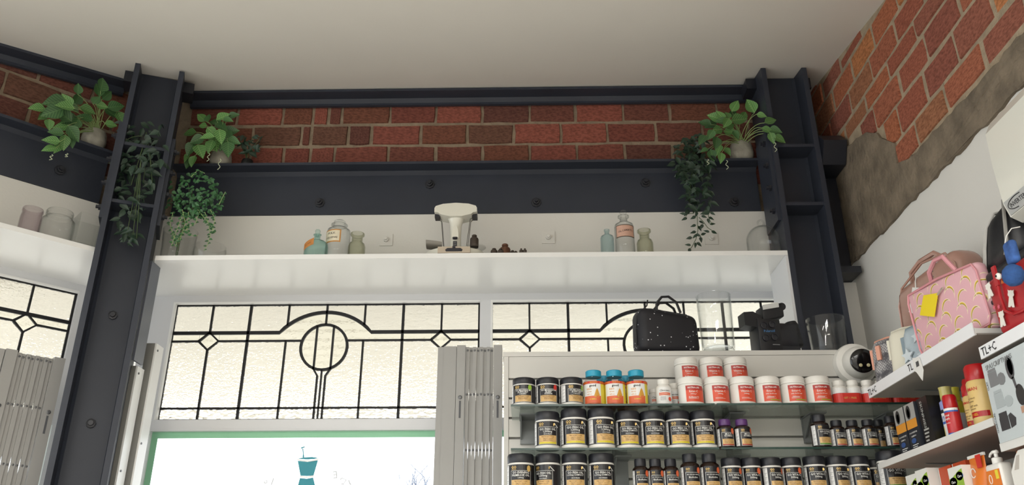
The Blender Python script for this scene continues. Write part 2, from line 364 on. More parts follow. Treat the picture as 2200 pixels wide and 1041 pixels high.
# short steel stub from the column to the right wall
st = thing('steel_stub', 'short dark steel stub joining the column to the brick wall', 'beam', (0, 0, 0))
MB().prism([(3.40, 3.60), (3.46, 3.66), (3.70, 3.66), (3.70, 3.50), (3.46, 3.50)], 1.414, XW - .015, 'x').build('bearing_block', m_steel2, st)
MB().box(1.414, XW - .015, 3.60, 3.64, 2.97, 3.50).build('web', m_steel2, st)
MB().box(1.414, XW - .015, 3.50, 3.60, 2.97, 3.0).build('bottom_flange', m_steel2, st)
MB().box(1.42, XW, 3.62, 3.70, 0, 2.965).build('wall_return', m_white, kind='structure')
# small painted washer plates on the white band
for i, (x, y) in enumerate(((830, 515), (1178, 510), (1528, 512))):
    p = at_y(x, y, Y_WEB - .006)
    t = thing('washer_plate', ('white painted square bolt plate to the left of the balance scale', 'white painted square bolt plate to the right of the small weights', 'white painted square bolt plate behind the dangling vine tip')[i], 'bolt plate', (p.x, Y_WEB - .004, p.z), group='painted bolt plates')
    MB().box(-.032, .032, -.006, 0, -.032, .032).build('plate', m_white, t)
    MB().lathe([(.014, 0), (.014, .010), (.008, .012), (.008, .020)], 8).xf(Matrix.Translation((0, -.006, 0)) @ Matrix.Rotation(pi / 2, 4, 'X')).build('bolt', m_white, t)
# ---- display shelves / window soffits
sh = MB().prism([(-1.690, Y_SHELF), (1.184, Y_SHELF), (1.184, 3.735), (-1.80, 3.735), (-1.79, 3.66)], Z_SH, Z_SH + .022, 'z')
sh.box(-1.9, 1.45, 3.735, 3.99, Z_SH, Z_SH + .022)
sh.build('display_shelf', m_gloss, label='long white gloss shelf above the front window carrying bottles and scale', cat='shelf')
sh = MB().prism([(-0.6, Y_SHELF), (1.010, Y_SHELF), (1.086, 3.632), (1.14, 3.735), (-.6, 3.735)], Z_SH, Z_SH + .022, 'z'); sh.box(-.6, 1.2, 3.735, 3.99, Z_SH, Z_SH + .022)
sh.build('display_shelf', m_gloss, loc=LEFT_LOC, rz=LEFT_RZ, label='white gloss shelf above the angled corner window', cat='shelf')
for nm, x, y0, y1, zb, lab in (('reveal_panel', -1.712, 3.455, 3.545, 2.57, 'pale grey reveal board at the left end of the front window'), ('reveal_panel', 1.19, 3.70, 3.712, 1.2, '')):
    if lab: MB().box(x, x + .010, y0, y1, zb, Z_SH - .001).build(nm, mat('slate_grey_board', '#61656f', .35), label=lab, cat='panel')
MB().box(1.172, 1.184, 3.45, 3.70, 1.2, Z_SH - .001).build('reveal_panel', m_frame, label='pale grey reveal board beside the right steel column', cat='panel')
# ---- leadlight windows
def leadlight_glass(name, tint, dist=.006, s1=60, s2=22):
    m = bpy.data.materials.new(name); m.use_nodes = True; nt = m.node_tree; nt.nodes.clear()
    out = nt.nodes.new('ShaderNodeOutputMaterial'); g = nt.nodes.new('ShaderNodeBsdfGlass'); g.inputs['Color'].default_value = (*lin(tint), 1); g.inputs['Roughness'].default_value = .06; g.inputs['IOR'].default_value = 1.45
    tc = nt.nodes.new('ShaderNodeTexCoord'); mp = nt.nodes.new('ShaderNodeMapping'); mp.inputs['Scale'].default_value = (1, 1, 1.8); n = nt.nodes.new('ShaderNodeTexNoise'); n.inputs['Scale'].default_value = s1; n.inputs['Detail'].default_value = 1
    n2 = nt.nodes.new('ShaderNodeTexVoronoi'); n2.inputs['Scale'].default_value = s2; n2.feature = 'SMOOTH_F1'
    nt.links.new(tc.outputs['Object'], mp.inputs['Vector']); nt.links.new(mp.outputs[0], n.inputs['Vector']); nt.links.new(mp.outputs[0], n2.inputs['Vector'])
    ad = nt.nodes.new('ShaderNodeMath'); ad.operation = 'ADD'; nt.links.new(n.outputs['Fac'], ad.inputs[0]); nt.links.new(n2.outputs['Distance'], ad.inputs[1])
    b = nt.nodes.new('ShaderNodeBump'); b.inputs['Strength'].default_value = .8; b.inputs['Distance'].default_value = dist
    nt.links.new(ad.outputs[0], b.inputs['Height']); nt.links.new(b.outputs['Normal'], g.inputs['Normal']); nt.links.new(g.outputs[0], out.inputs['Surface'])
    return m
m_pane = leadlight_glass('hammered_cathedral_glass', '#fdfbf6')
m_pane2 = leadlight_glass('coarse_rippled_glass', '#fbf9f4', .03, 30, 14)
m_pane3 = leadlight_glass('smooth_cathedral_glass', '#fffdf6', .001, 40, 10)
m_lead = mat('lead_came', '#1d1d1f', .55, metal=.3)
ZT, ZA, ZS, ZB, Z0 = 3.0005, 2.846, 2.803, 2.466, 2.407
def leadlight(n, xl, w, loc, rz, sl=.05, sr=.05):
    """one art-deco leadlight, xl = left edge, w = width, in local (u, depth, z)"""
    fr = MB(); e = .022
    
    if sl: fr.box(xl - sl, xl, Y_GL - .03, Y_GL + .03, Z0 - .05, Z_SH)
    if sr: fr.box(xl + w, xl + w + sr, Y_GL - .03, Y_GL + .03, Z0 - .05, Z_SH)
    fr.box(xl, xl + w, Y_GL - .03, Y_GL + .03, ZT, Z_SH); fr.box(xl, xl + w, Y_GL - .03, Y_GL + .03, Z0 - .05, Z0)
    win = fr.build('window_%d' % n, m_frame, loc=loc, rz=rz, kind='structure')
    u = w / 8; X = lambda k: xl + k * u; xc = xl + w / 2
    MB().box(xl, xl + .01, Y_GL - .034, Y_GL - .012, Z0, ZT).box(xl + .01, xl + w, Y_GL - .034, Y_GL - .012, ZT - .008, ZT).build('glazing_bead', m_gloss, win)
    R = .116; cz = 2.770; hx = 1.19 * u; ra = (hx * hx + (.105) ** 2) / (2 * .105)      # arch: chord half hx, rise .105
    def arch(x):
        d = abs(x - xc)
        return ZA + (sqrt(ra * ra - d * d) - (ra - .105) if d < hx else 0)
    def circ(x, s): d = abs(x - xc); return cz + s * sqrt(max(0, R * R - d * d))
    dw, dh = .050, .045
    dia = (X(1), X(7))
    def dz(x, s):
        for c in dia:
            if abs(x - c) < dw: return ZS + s * dh * (1 - abs(x - c) / dw)
        return None
    def strip(xa, xb, lo, hi, m, nn=1):
        bot = []; top = []
        for i in range(nn + 1):
            x = xa + (xb - xa) * i / nn; bot.append((x, lo(x))); top.append((x, hi(x)))
        poly = bot + top[::-1]
        if nn == 1 or True:
            mb = MB()
            vs = []
            for (x, a), (_, b_) in zip(bot, top): vs += [(x, Y_GL - .002, a), (x, Y_GL - .002, b_), (x, Y_GL + .002, a), (x, Y_GL + .002, b_)]
            fs = []
            for i in range(nn):
                o = 4 * i; fs += [(o, o + 4, o + 5, o + 1), (o + 2, o + 3, o + 7, o + 6), (o + 1, o + 5, o + 7, o + 3), (o, o + 2, o + 6, o + 4)]
            fs += [(0, 1, 3, 2), (4 * nn, 4 * nn + 2, 4 * nn + 3, 4 * nn + 1)]
            mb.add(vs, fs).build('pane', m, win)
    c_ = lambda z: (lambda x: z)
    for k in range(8):
        strip(X(k), X(k + 1), arch if 2 <= k <= 5 else c_(ZA), c_(ZT), m_pane, 8 if 2 <= k <= 5 else 1)
        strip(X(k), X(k + 1), c_(Z0), c_(ZB), m_pane2)
    for c in dia:
        strip(c - dw, c + dw, lambda x: dz(x, -1) or ZS, lambda x: dz(x, 1) or ZS, m_pane3, 2)
        k0 = 0 if c < xc else 6
        strip(X(k0), c - dw, c_(ZS), c_(ZA), m_pane3); strip(c + dw, X(k0 + 2), c_(ZS), c_(ZA), m_pane3)
        strip(c - dw, c, lambda x: dz(x, 1) or ZS, c_(ZA), m_pane3); strip(c, c + dw, lambda x: dz(x, 1) or ZS, c_(ZA), m_pane3)
        strip(X(k0), c, c_(ZB), lambda x: dz(x, -1) or ZS, m_pane, 6); strip(c, X(k0 + 2), c_(ZB), lambda x: dz(x, -1) or ZS, m_pane, 6)
    def up(x): return circ(x, 1) if abs(x - xc) < R else ZS
    def dn(x): return circ(x, -1) if abs(x - xc) < R else ZS
    strip(X(2), xc, lambda x: max(ZS, up(x)), arch, m_pane3, 20); strip(xc, X(6), lambda x: max(ZS, up(x)), arch, m_pane3, 20)
    for a, b in ((X(2), X(3)), (X(5), X(6))): strip(a, b, c_(ZB), c_(ZS), m_pane)
    strip(X(3), xc, c_(ZB), lambda x: min(ZS, dn(x)), m_pane, 16); strip(xc, X(5), c_(ZB), lambda x: min(ZS, dn(x)), m_pane, 16)
    g = R * .36
    for a, b in ((-R, -g), (-g, g), (g, R)): strip(xc + a, xc + b, lambda x: circ(x, -1), lambda x: circ(x, 1), m_pane3, 8)
    def came(pts, wd=.0095):
        MB().ribbon(pts, wd, .006).build('lead_came', m_lead, win, loc=(0, Y_GL, 0))
    A = [(xc - hx + 2 * hx * i / 20, arch(xc - hx + 2 * hx * i / 20)) for i in range(21)]
    came([(xl, ZA)] + A + [(xl + w, ZA)], .017)
    came([(xl + .004, ZT), (xl + .004, Z0)], .012); came([(xl + w - .004, ZT), (xl + w - .004, Z0)], .012); came([(xl, ZT - .006), (xl + w, ZT - .006)], .013)
    came([(xl, ZB), (xl + w, ZB)]); came([(xl, Z0 + .003), (xl + w, Z0 + .003)], .008)
    for k in (2, 6): came([(X(k), ZT), (X(k), Z0)], .013)
    for k in (1, 7):
        came([(X(k), ZT), (X(k), ZA)]); came([(X(k), ZS - dh), (X(k), Z0)], .010)
        came([(X(k) - dw, ZS), (X(k), ZS + dh), (X(k) + dw, ZS), (X(k), ZS - dh), (X(k) - dw, ZS)], .012)
    for k in (3, 5): came([(X(k), ZT), (X(k), arch(X(k)))]); came([(X(k), ZS), (X(k), Z0)])
    came([(xc, ZT), (xc, cz + R)])
    for a, b in ((xl, dia[0] - dw), (dia[0] + dw, xc - R), (xc + R, dia[1] - dw), (dia[1] + dw, xl + w)): came([(a, ZS), (b, ZS)])
    came([(xc + R * cos(2 * pi * i / 32), cz + R * sin(2 * pi * i / 32)) for i in range(33)], .013)
    for s in (-g, g): came([(xc + s, circ(xc + s, -1)), (xc + s, circ(xc + s, 1))])
    for s in (-1, 1): came([(xc + s * .045, cz - R * .92), (xc + s * .020, cz - R - .03), (xc + s * .020, Z0)])
    came([(xc, cz - R), (xc, Z0)], .008)
    return win
def at_left(x, y, d):
    th = LEFT_RZ; n = Vector((-sin(th), cos(th), 0)); r = ray(x, y); P = CAM + r * (((d + .273) - CAM.dot(n)) / r.dot(n))
    return P.x * cos(th) + P.y * sin(th), P.z
leadlight(1, -1.782, 1.553, (0, 0, 0), 0, .14, .054)
leadlight(2, -0.175, 1.553, (0, 0, 0), 0, 0, .05)
uR = at_left(167, 627, Y_GL)[0]
leadlight(3, uR - 1.553, 1.553, LEFT_LOC, LEFT_RZ)
# ---- big clear shop windows below
m_clear = thin_glass('clear_shop_glass', '#fafdfc', '#c9d8d2', refl=.5)
m_green = mat('green_window_film', '#8fc9a4', .5)
def shopfront(n, xl, xr, loc, rz):
    zt = Z0 - .05; zb = .7
    fr = MB().box(xl - .07, xl, Y_GL - .035, Y_GL + .03, zb - .1, zt).box(xr, xr + .07, Y_GL - .035, Y_GL + .03, zb - .1, zt).box(xl, xr, Y_GL - .035, Y_GL + .03, zb - .1, zb).box(xl, xr, Y_GL - .035, Y_GL + .03, zt - .004, zt + .001)
    win = fr.build('window_%d' % n, m_frame, loc=loc, rz=rz, kind='structure')
    MB().box(xl, xr, Y_GL - .003, Y_GL + .003, zb, zt - .004).build('pane', m_clear, win)
    t = .030
    fl = MB().box(xl, xr, Y_GL - .006, Y_GL - .0045, zt - .004 - t, zt - .004).box(xl, xl + t, Y_GL - .006, Y_GL - .0045, zb, zt - .004 - t).box(xr - t, xr, Y_GL - .006, Y_GL - .0045, zb, zt - .004 - t)
    fl.build('film_border', m_green, win, label='green film strip along the window edge')
    MB().box(xl - .07, xr + .07, Y_GL - .03, Y_GL + .03, 0, zb - .1).build('stall_riser', m_frame, win)
    return win
w4 = shopfront(4, -1.790, 1.36, (0, 0, 0), 0)
shopfront(5, uR - 1.56, uR + .008, LEFT_LOC, LEFT_RZ)
# verandah outside above the pavement
m_awn = mat('cream_verandah_boards', '#eeebe4', .8, var=.04, vscale=2)
MB().prism([(-9, -.5), (-4.2, -.5), (-4.2, 1.2), (-1.7, 4.06), (7, 4.06), (7, 22), (-9, 22)], -.12, -.02, 'z').build('unseen_pavement', mat('pale_concrete_paving', '#d2d0cb', .8, var=.06, vscale=2), kind='structure')  # ground out of view, added to lower the light on the awning
aw = thing('street_awning', 'cream boarded verandah soffit outside beyond the leadlight glass', 'awning')
for i in range(36): MB().box(-6, 4, 4.02 + i * .092, 4.02 + i * .092 + .088, 3.16 + .006 * (i % 2), 3.19).build('soffit_board', m_awn, aw)
aw2 = thing('street_awning', 'cream boarded verandah soffit outside the angled corner window', 'awning', LEFT_LOC, LEFT_RZ)
for i in range(34): MB().box(-3.4, 1.15, 4.02 + i * .092, 4.02 + i * .092 + .088, 3.20 + .006 * (i % 2), 3.23).build('soffit_board', m_awn, aw2)
# ================================================================== THINGS ON THE DISPLAY SHELF
ZTOP = Z_SH + .022
KX, KZ = .00214, .00232
def spot(px, Y=3.51): p = at_y(px, 545, Y); return Vector((p.x, Y, ZTOP))
g_clear = thin_glass('clear_bottle_glass', '#e6e9e7', '#2b302e', power=2.8)
g_aqua = thin_glass('aqua_bottle_glass', '#8fc9bd', '#3f7468', power=1.6)
g_blue = thin_glass('pale_blue_bottle_glass', '#a5cdd3', '#5c8288', power=1.8)
g_olive = thin_glass('greenish_bottle_glass', '#b3b692', '#5f6349', power=1.5)
g_pink = thin_glass('faint_mauve_jar_glass', '#bba6ae', '#6b5861', power=1.6)
g_vase = thin_glass('thin_vase_glass', '#eef1f0', '#565d5b', power=4, refl=.8)
g_cyl = thin_glass('heavy_vase_glass', '#eaeeed', '#1f2423', power=3.2, refl=1.0)
m_card = mat('aged_cream_label', '#e0d6bd', .7, var=.06, vscale=40)
m_gold = mat('old_gold_border', '#c08a4a', .5, var=.2, vscale=60)
m_ink = mat('black_ink', '#17161a', .6)
m_amber = mat('orange_paper_label', '#b87a3e', .7, var=.1, vscale=60)
m_pinklab = mat('pinkish_paper_label', '#c79f8c', .7, var=.08, vscale=50)
def bottle(label, px, prof_px, glass, Y=3.51, stopper=None, n=28, oval=1.0, contents=None):
    """prof_px: (half width px, height px) pairs from the base up"""
    t = thing('apothecary_bottle', label, 'bottle', spot(px, Y), group='old pharmacy bottles')
    out = [(r * KX, z * KZ) for r, z in prof_px]
    pr = out + [(max(r - .0035, .001), z) for r, z in reversed(out)]
    pr = [(out[0][0] * .9, .0004)] + out + [(max(r - .003, .002), max(z, .006)) for r, z in reversed(out)]
    MB().lathe(pr, n, sy=oval).build('glass_body', glass, t, smooth=True, angle=40)
    if stopper: MB().lathe([(r * KX, z * KZ) for r, z in stopper], n).build('stopper', glass, t, smooth=True, angle=40)
    if contents: MB().lathe([(out[0][0] * .88, .007), (out[0][0] * .88, contents * KZ)], n, sy=oval).build('powder', mat('pale_powder', '#cfcdc4', .9, var=.05, vscale=30), t, smooth=True, angle=40)
    return t
def curved_label(t, r, a0, a1, z0, z1, m_face, m_edge, lines, tilt=0.0, edge=.006, oct_=False):
    if m_edge: MB().patch(a0, a1, z0, z1, r + .0008, 14).build('label_border', m_edge, t)
    e = edge / r if m_edge else 0
    lb = MB().patch(a0 + e, a1 - e, z0 + edge * bool(m_edge), z1 - edge * bool(m_edge), r + .0014, 14).build('paper_label', m_face, t)
    for txt, zf, w, h in lines:
        tm = MB(); am = (a0 + a1) / 2
        f0 = on_cyl(r + .002, am, z0 + (z1 - z0) * zf); ct, s_ = cos(tilt), sin(tilt)
        put_text(tm, txt, w, h, lambda x, y: f0(x * ct - y * s_, x * s_ + y * ct)); tm.build('lettering', m_ink, lb)
b1 = bottle('small turquoise glass bottle with a slanted orange label', 678, [(25, 0), (26, 3), (26, 24), (24, 31), (17, 36), (8, 39), (7, 41), (7, 48), (9, 49), (9, 51), (6, 52)], g_aqua, 3.493, oval=.72, stopper=[(4, 46), (4, 52), (5, 54), (6, 58), (4.5, 61), (1, 62)])
mb = MB(); r_ = 26 * KX + .0012
def slant(a, z): return (r_ * sin(a), -r_ * .72 * cos(a) - .0004, z + .022 * (a + .35))
vs = [slant(-1.15 + 1.1 * i / 10, z) for i in range(11) for z in (.045, .078)]
mb.add(vs, [(2 * i, 2 * i + 2, 2 * i + 3, 2 * i + 1) for i in range(10)]); lb = mb.build('paper_label', m_amber, b1)
tm = MB(); put_text(tm, 'OL. ROS', .036, .009, lambda x, y: slant((x / r_) - .6, .0615 + y) [:1] + (slant((x / r_) - .6, .0615 + y)[1] - .0008,) + slant((x / r_) - .6, .0615 + y)[2:]); tm.build('lettering', mat('brown_ink', '#7a4a22', .7), lb)
b2 = bottle('tall clear apothecary jar with a gold bordered black lettered label', 724, [(25, 0), (26.5, 2), (26.5, 66), (25, 72), (17, 77), (15, 79), (15, 82), (18.5, 83), (18.5, 85), (15, 86)], g_clear, 3.56, stopper=[(13, 80), (13, 87), (12, 89), (13, 92), (10, 94), (2, 94.5)])
curved_label(b2, 26.5 * KX, -1.15, .42, 37 * KZ, 65 * KZ, m_card, m_gold, [('PULV.', .70, .04, .014), ('OSS.SEPIAE', .36, .062, .014)])
b3 = bottle('stout greenish jar with a flared lip next to the gold label jar', 765, [(18, 0), (19, 2), (19, 28), (17, 34), (12.5, 38), (12, 40), (12, 50), (15.5, 53), (15.5, 57), (13, 58)], g_olive, 3.52)
b4 = bottle('slim pale blue bottle without stopper', 1306, [(14, 0), (15, 2), (15, 38), (13.5, 42), (7, 46), (5.5, 48), (5.5, 53), (6.5, 54), (6.5, 57), (5, 57)], g_blue, 3.50)
b5 = bottle('clear stoppered bottle with a pink label in black script', 1344, [(20, 0), (21.5, 2), (21.5, 65), (20, 71), (10, 77), (8.5, 79), (8.5, 86), (12.5, 88), (12.5, 91), (9, 92)], g_clear, 3.52, stopper=[(6, 84), (6, 93), (5, 95), (8.5, 99), (7.5, 102), (2, 103)])
curved_label(b5, 21.5 * KX, -1.05, 1.05, 37 * KZ, 64 * KZ, m_pinklab, mat('dark_label_rim', '#4a3d33', .6), [('OL.CARBOL.', .52, .074, .013)], tilt=.14, edge=.004)
b6 = bottle('stout greenish jar with a flared lip beside the pink label bottle', 1387, [(17, 0), (18, 2), (18, 28), (16, 34), (11.5, 38), (11, 40), (11, 49), (15, 53), (15, 57), (12.5, 58)], g_olive, 3.51)
# glass cloche
p = spot(1643, 3.545); t = thing('glass_cloche', 'clear glass dome cloche with a looped knob beside the steel column', 'cloche', p)
R_ = 34.5 * KX * 1.02
pr = [(R_, .0005), (R_, .09)] + [(R_ * cos(a), .09 + R_ * .98 * sin(a)) for a in [i * pi / 2 / 9 for i in range(1, 10)]]
pr[-1] = (.004, pr[-1][1])
MB().lathe(pr + [(max(r - .003, .002), z - .002 if z > .01 else z) for r, z in reversed(pr)], 36, cap0=False, cap1=False).build('dome', g_vase, t, smooth=True)
zt = pr[-1][1]; MB().tube([(.014 * cos(a), 0, zt + .016 + .016 * sin(a)) for a in [i * 2 * pi / 14 - pi / 2 for i in range(15)]], .004, 8).build('knob_loop', g_clear, t, smooth=True)
# glass vases under the trailing plant, jars on the corner shelf
def vessel(name, label, cat, loc, prof, glass, n=32, parent_rz=0, wall=.003):
    t = thing(name, label, cat, loc, parent_rz)
    MB().lathe([(prof[0][0] * .92, .0004)] + prof + [(max(r - wall, .002), max(z, .008)) for r, z in reversed(prof)], n).build('glass_body', glass, t, smooth=True)
    return t
VASE = spot(380, 3.545)
vessel('glass_vase', 'tall clear glass vase holding the bushy small leaved plant', 'vase', VASE, [(.070, 0), (.072, .004), (.073, .08), (.078, .16), (.080, .165)], g_vase)
v2 = vessel('glass_bowl', 'low clear glass bowl on the shelf under the trailing plant tips', 'bowl', spot(450, 3.53), [(.050, 0), (.066, .004), (.074, .03), (.074, .055), (.070, .075), (.071, .078)], g_vase)
def left_spot(px, py, d):
    u, z = at_left(px, py, d); th = LEFT_RZ
    return Vector((u * cos(th) - (d + .273) * sin(th), u * sin(th) + (d + .273) * cos(th), ZTOP))
def jar(label, px, py, d, w, h, glass, neck=.78):
    t = thing('preserving_jar', label, 'jar', left_spot(px, py, d), LEFT_RZ)
    r = w / 2; pr = [(r * .9, 0), (r, .006), (r, h * .62), (r * .96, h * .72), (r * neck, h * .82), (r * neck, h * .86), (r * neck * 1.06, h * .87), (r * neck * 1.06, h * .89), (r * neck, h * .90), (r * neck, h * .93), (r * neck * 1.05, h * .94), (r * neck * 1.05, h * .96), (r * neck, h)]
    MB().lathe([(pr[0][0] * .9, .0004)] + pr + [(a - .003, max(b, .008)) for a, b in reversed(pr)], 32).build('glass_body', glass, t, smooth=True); return t
jar('squat mauve tinted screw top jar on the corner shelf', 60, 496, 3.50, .086, .118, g_pink, .92)
jar('large clear preserving jar between the mauve jar and the glass tank', 117, 510, 3.56, .142, .165, g_clear, .76)
t = thing('glass_tank', 'small square clear glass tank next to the steel column', 'tank', left_spot(182, 526, 3.512), LEFT_RZ)
mb = MB(); a = .058
for x0, x1, y0, y1 in ((-a, a, -a, -a + .004), (-a, a, a - .004, a), (-a, -a + .004, -a + .004, a - .004), (a - .004, a, -a + .004, a - .004)): mb.box(x0, x1, y0, y1, .0005, .15)
mb.box(-a + .004, a - .004, -a + .004, a - .004, .0005, .008); mb.build('glass_walls', thin_glass('tank_glass', '#e6ebe9', '#8e9795', power=1.2), t)
# balance scale
P = spot(978, 3.525); sc = thing('balance_scale', 'white enamel balance scale with wire hung pans and a dark plate', 'scale', P)
m_enam = mat('white_enamel', '#d9d7cb', .3, coat=.4); m_dark = mat('dark_bakelite', '#25242b', .4); m_wire = mat('steel_wire', '#6d6a66', .35, metal=.8)
def arc_base(r): return [(r * .96, 0), (r, .004), (r, .026), (r * .97, .033), (r * .80, .042), (r * .4, .047)]
MB().lathe(arc_base(.135), 40, sy=.53).build('base', m_enam, sc, smooth=True)
fp = MB().box(-.074, .074, -.0725, -.050, .003, .034).build('front_plate', mat('aged_ivory_plate', '#b9ab98', .4), sc)
MB().prism([(-.036, .010), (.036, .010), (.040, .018), (.030, .026), (-.030, .026), (-.040, .018)], -.0745, -.070).box(-.007, .007, -.0742, -.070, .024, .036).build('pointer_window', m_dark, fp)
MB().lathe([(.030, .040), (.027, .06), (.025, .11), (.027, .17), (.036, .20), (.05, .222)], 24, sy=.7).build('pillar', m_enam, sc, smooth=True)
MB().lathe([(.012, -.004), (.012, .004)], 20, sy=.55).xf(Matrix.Translation((0, -.030, .095)) @ Matrix.Rotation(radians(60), 4, 'X')).build('level_window', m_dark, sc)
MB().prism([(-.016 * cos(a) * (1 if a < pi else 1), .098 + (.062 * sin(a) if sin(a) > 0 else .008 * sin(a))) for a in [2 * pi * i / 20 for i in range(20)]], -.031, -.022).build('pillar_boss', m_enam, sc, smooth=True)
pl = MB().box(-.009, .009, -.030, -.022, .044, .080).build('maker_plate', m_dark, sc)
tm = MB()
for k, tx in enumerate(('AUTO', 'SCALE', '500 G')): put_text(tm, tx, .012, .004, on_front(0, .073 - k * .009, -.0306))
tm.build('lettering', mat('white_ink', '#d8d8d4', .6), pl)
hd = [(-.100, .225), (-.100, .245), (-.094, .256), (-.06, .267), (0, .272), (.06, .267), (.094, .256), (.100, .245), (.100, .225), (.082, .222), (.074, .214), (.03, .203), (-.03, .203), (-.074, .214), (-.082, .222)]
MB().prism(hd, -.042, .042).build('beam_housing', m_enam, sc)
for s in (-1, 1):
    w_ = MB()
    for dy in (-.03, .03): w_.tube([(s * .088, 0, .225), (s * .086, dy * .2, .212), (s * .068, dy * .6, .198), (s * .054, dy, .055)], .0016, 6)
    w_.build('pan_wire', m_wire, sc)
    MB().box(s * .088 - .012, s * .088 + .012, -.02, .02, .207, .224).build('hook_block', m_dark, sc)
MB().lathe([(.045, 0), (.048, .003), (.0475, .004), (.044, .002)], 32).build('glass_pan', g_clear, sc, loc=(.095, -.01, .052), smooth=True)
scp = MB(); sv = []
for i in range(9):
    a = -pi / 2 + pi * i / 8
    for k in range(7): sv.append((-.135 + .075 * k / 6, .036 * sin(a) * (1 - .25 * (k / 6 - .4) ** 2), .080 - .030 * cos(a) - .004 * k / 6 + .006 * (1 - k / 6)))
scp.add(sv, [(i * 7 + k, i * 7 + k + 1, i * 7 + k + 8, i * 7 + k + 7) for i in range(8) for k in range(6)])
scp.build('scoop_pan', mat('tin_scoop', '#77736c', .4, metal=.6), sc, smooth=True)
# weights
m_iron = mat('brown_iron_weight', '#4a4038', .55, metal=.35, var=.2, vscale=40); m_brass = mat('dull_brass_weight', '#6b4a38', .5, metal=.4, var=.15, vscale=40)
def weight(label, px, wpx, hpx, m, Y, z=ZTOP, group='scale weights'):
    t = thing('scale_weight', label, 'weight', (at_y(px, 540, Y).x, Y, z), group=group)
    r, h = wpx / 2 * KX, hpx * KZ
    MB().lathe([(r * .97, .0003), (r, .002), (r, h * .64), (r * .88, h * .73), (r * .5, h * .77)], 20).build('body', m, t, smooth=True)
    MB().lathe([(r * .42, h * .76), (r * .42, h * .82), (r * .58, h * .87), (r * .58, h * .96), (r * .45, h)], 16).build('knob', m, t, smooth=True)
    return t
weight('large brown brass weight standing on the shelf', 1085, 24, 33, m_brass, 3.53)
weight('dark weight immediately left of the large brown weight', 1061.5, 15, 15.5, m_iron, 3.485)
weight('tiny dark weight at the left foot of the large brown weight', 1075.5, 12, 12, m_iron, 3.47)
weight('small dark weight at the right foot of the large brown weight', 1101, 11, 10, m_iron, 3.48)
weight('smallest dark weight to the right of the large brown weight', 1108, 8, 7, m_iron, 3.47)
weight('dark weight standing in the glass pan of the balance scale', 1018.5, 19, 27, m_iron, 3.515, ZTOP + .0555)
t = thing('weight_block', 'little block with two dark weights at the end of the row', 'weight', spot(1123.5, 3.485)); MB().rbox(.036, .026, .014, .003, 2, (0, 0, .0073)).build('block', mat('grey_stone', '#76716a', .6), t)
for dx in (-.008, .009): MB().lathe([(.008, .0142), (.0085, .016), (.0085, .026), (.004, .029), (.0045, .034), (.002, .036)], 14, c=(dx, 0, 0)).build('weight_peg', m_iron, t, smooth=True)
# ================================================================== PLANTS
def leaf_mat(name, c1, c2, rough=.5):
    m = bpy.data.materials.new(name); m.use_nodes = True; nt = m.node_tree; p = nt.nodes['Principled BSDF']; p.inputs['Roughness'].default_value = rough
    tc = nt.nodes.new('ShaderNodeTexCoord'); sp = nt.nodes.new('ShaderNodeSeparateXYZ'); nt.links.new(tc.outputs['Object'], sp.inputs[0])
    ab = nt.nodes.new('ShaderNodeMath'); ab.operation = 'ABSOLUTE'; nt.links.new(sp.outputs['Y'], ab.inputs[0])
    # side veins run obliquely from the midrib
    ma = nt.nodes.new('ShaderNodeMath'); ma.operation = 'SUBTRACT'; nt.links.new(sp.outputs['X'], ma.inputs[0]); nt.links.new(ab.outputs[0], ma.inputs[1])
    mo = nt.nodes.new('ShaderNodeMath'); mo.operation = 'PINGPONG'; mo.inputs[1].default_value = .07; nt.links.new(ma.outputs[0], mo.inputs[0])
    mi = nt.nodes.new('ShaderNodeMath'); mi.operation = 'MINIMUM'; nt.links.new(ab.outputs[0], mi.inputs[0]); nt.links.new(mo.outputs[0], mi.inputs[1])
    r = nt.nodes.new('ShaderNodeValToRGB'); r.color_ramp.elements[0].position = .004; r.color_ramp.elements[0].color = (*lin(c2), 1); r.color_ramp.elements[1].position = .03; r.color_ramp.elements[1].color = (*lin(c1), 1)
    nt.links.new(mi.outputs[0], r.inputs['Fac'])
    oi = nt.nodes.new('ShaderNodeObjectInfo'); mr = nt.nodes.new('ShaderNodeMapRange'); mr.inputs[3].default_value = .7; mr.inputs[4].default_value = 1.2; nt.links.new(oi.outputs['Random'], mr.inputs[0])
    hv = nt.nodes.new('ShaderNodeHueSaturation'); nt.links.new(mr.outputs[0], hv.inputs['Value']); nt.links.new(r.outputs['Color'], hv.inputs['Color']); nt.links.new(hv.outputs[0], p.inputs['Base Color'])
    return m
m_leaf = leaf_mat('pothos_leaf', '#4b7a3d', '#7da262'); m_leafd = leaf_mat('dark_ivy_leaf', '#1f3526', '#31493a', .45); m_leafs = leaf_mat('small_round_leaf', '#2f5c38', '#4e7d4a', .45)
m_leafm = leaf_mat('pothos_leaf_mature', '#365c33', '#557c47')
m_stem = mat('pale_green_stem', '#9db375', .6); m_stemd = mat('dark_stem', '#4a5a38', .7); m_pot = mat('mottled_stone_pot', '#9a968a', .8, var=.25, vscale=22, bump=.3, bscale=60); m_soil = mat('potting_soil', '#2a221a', .95, bump=.5)
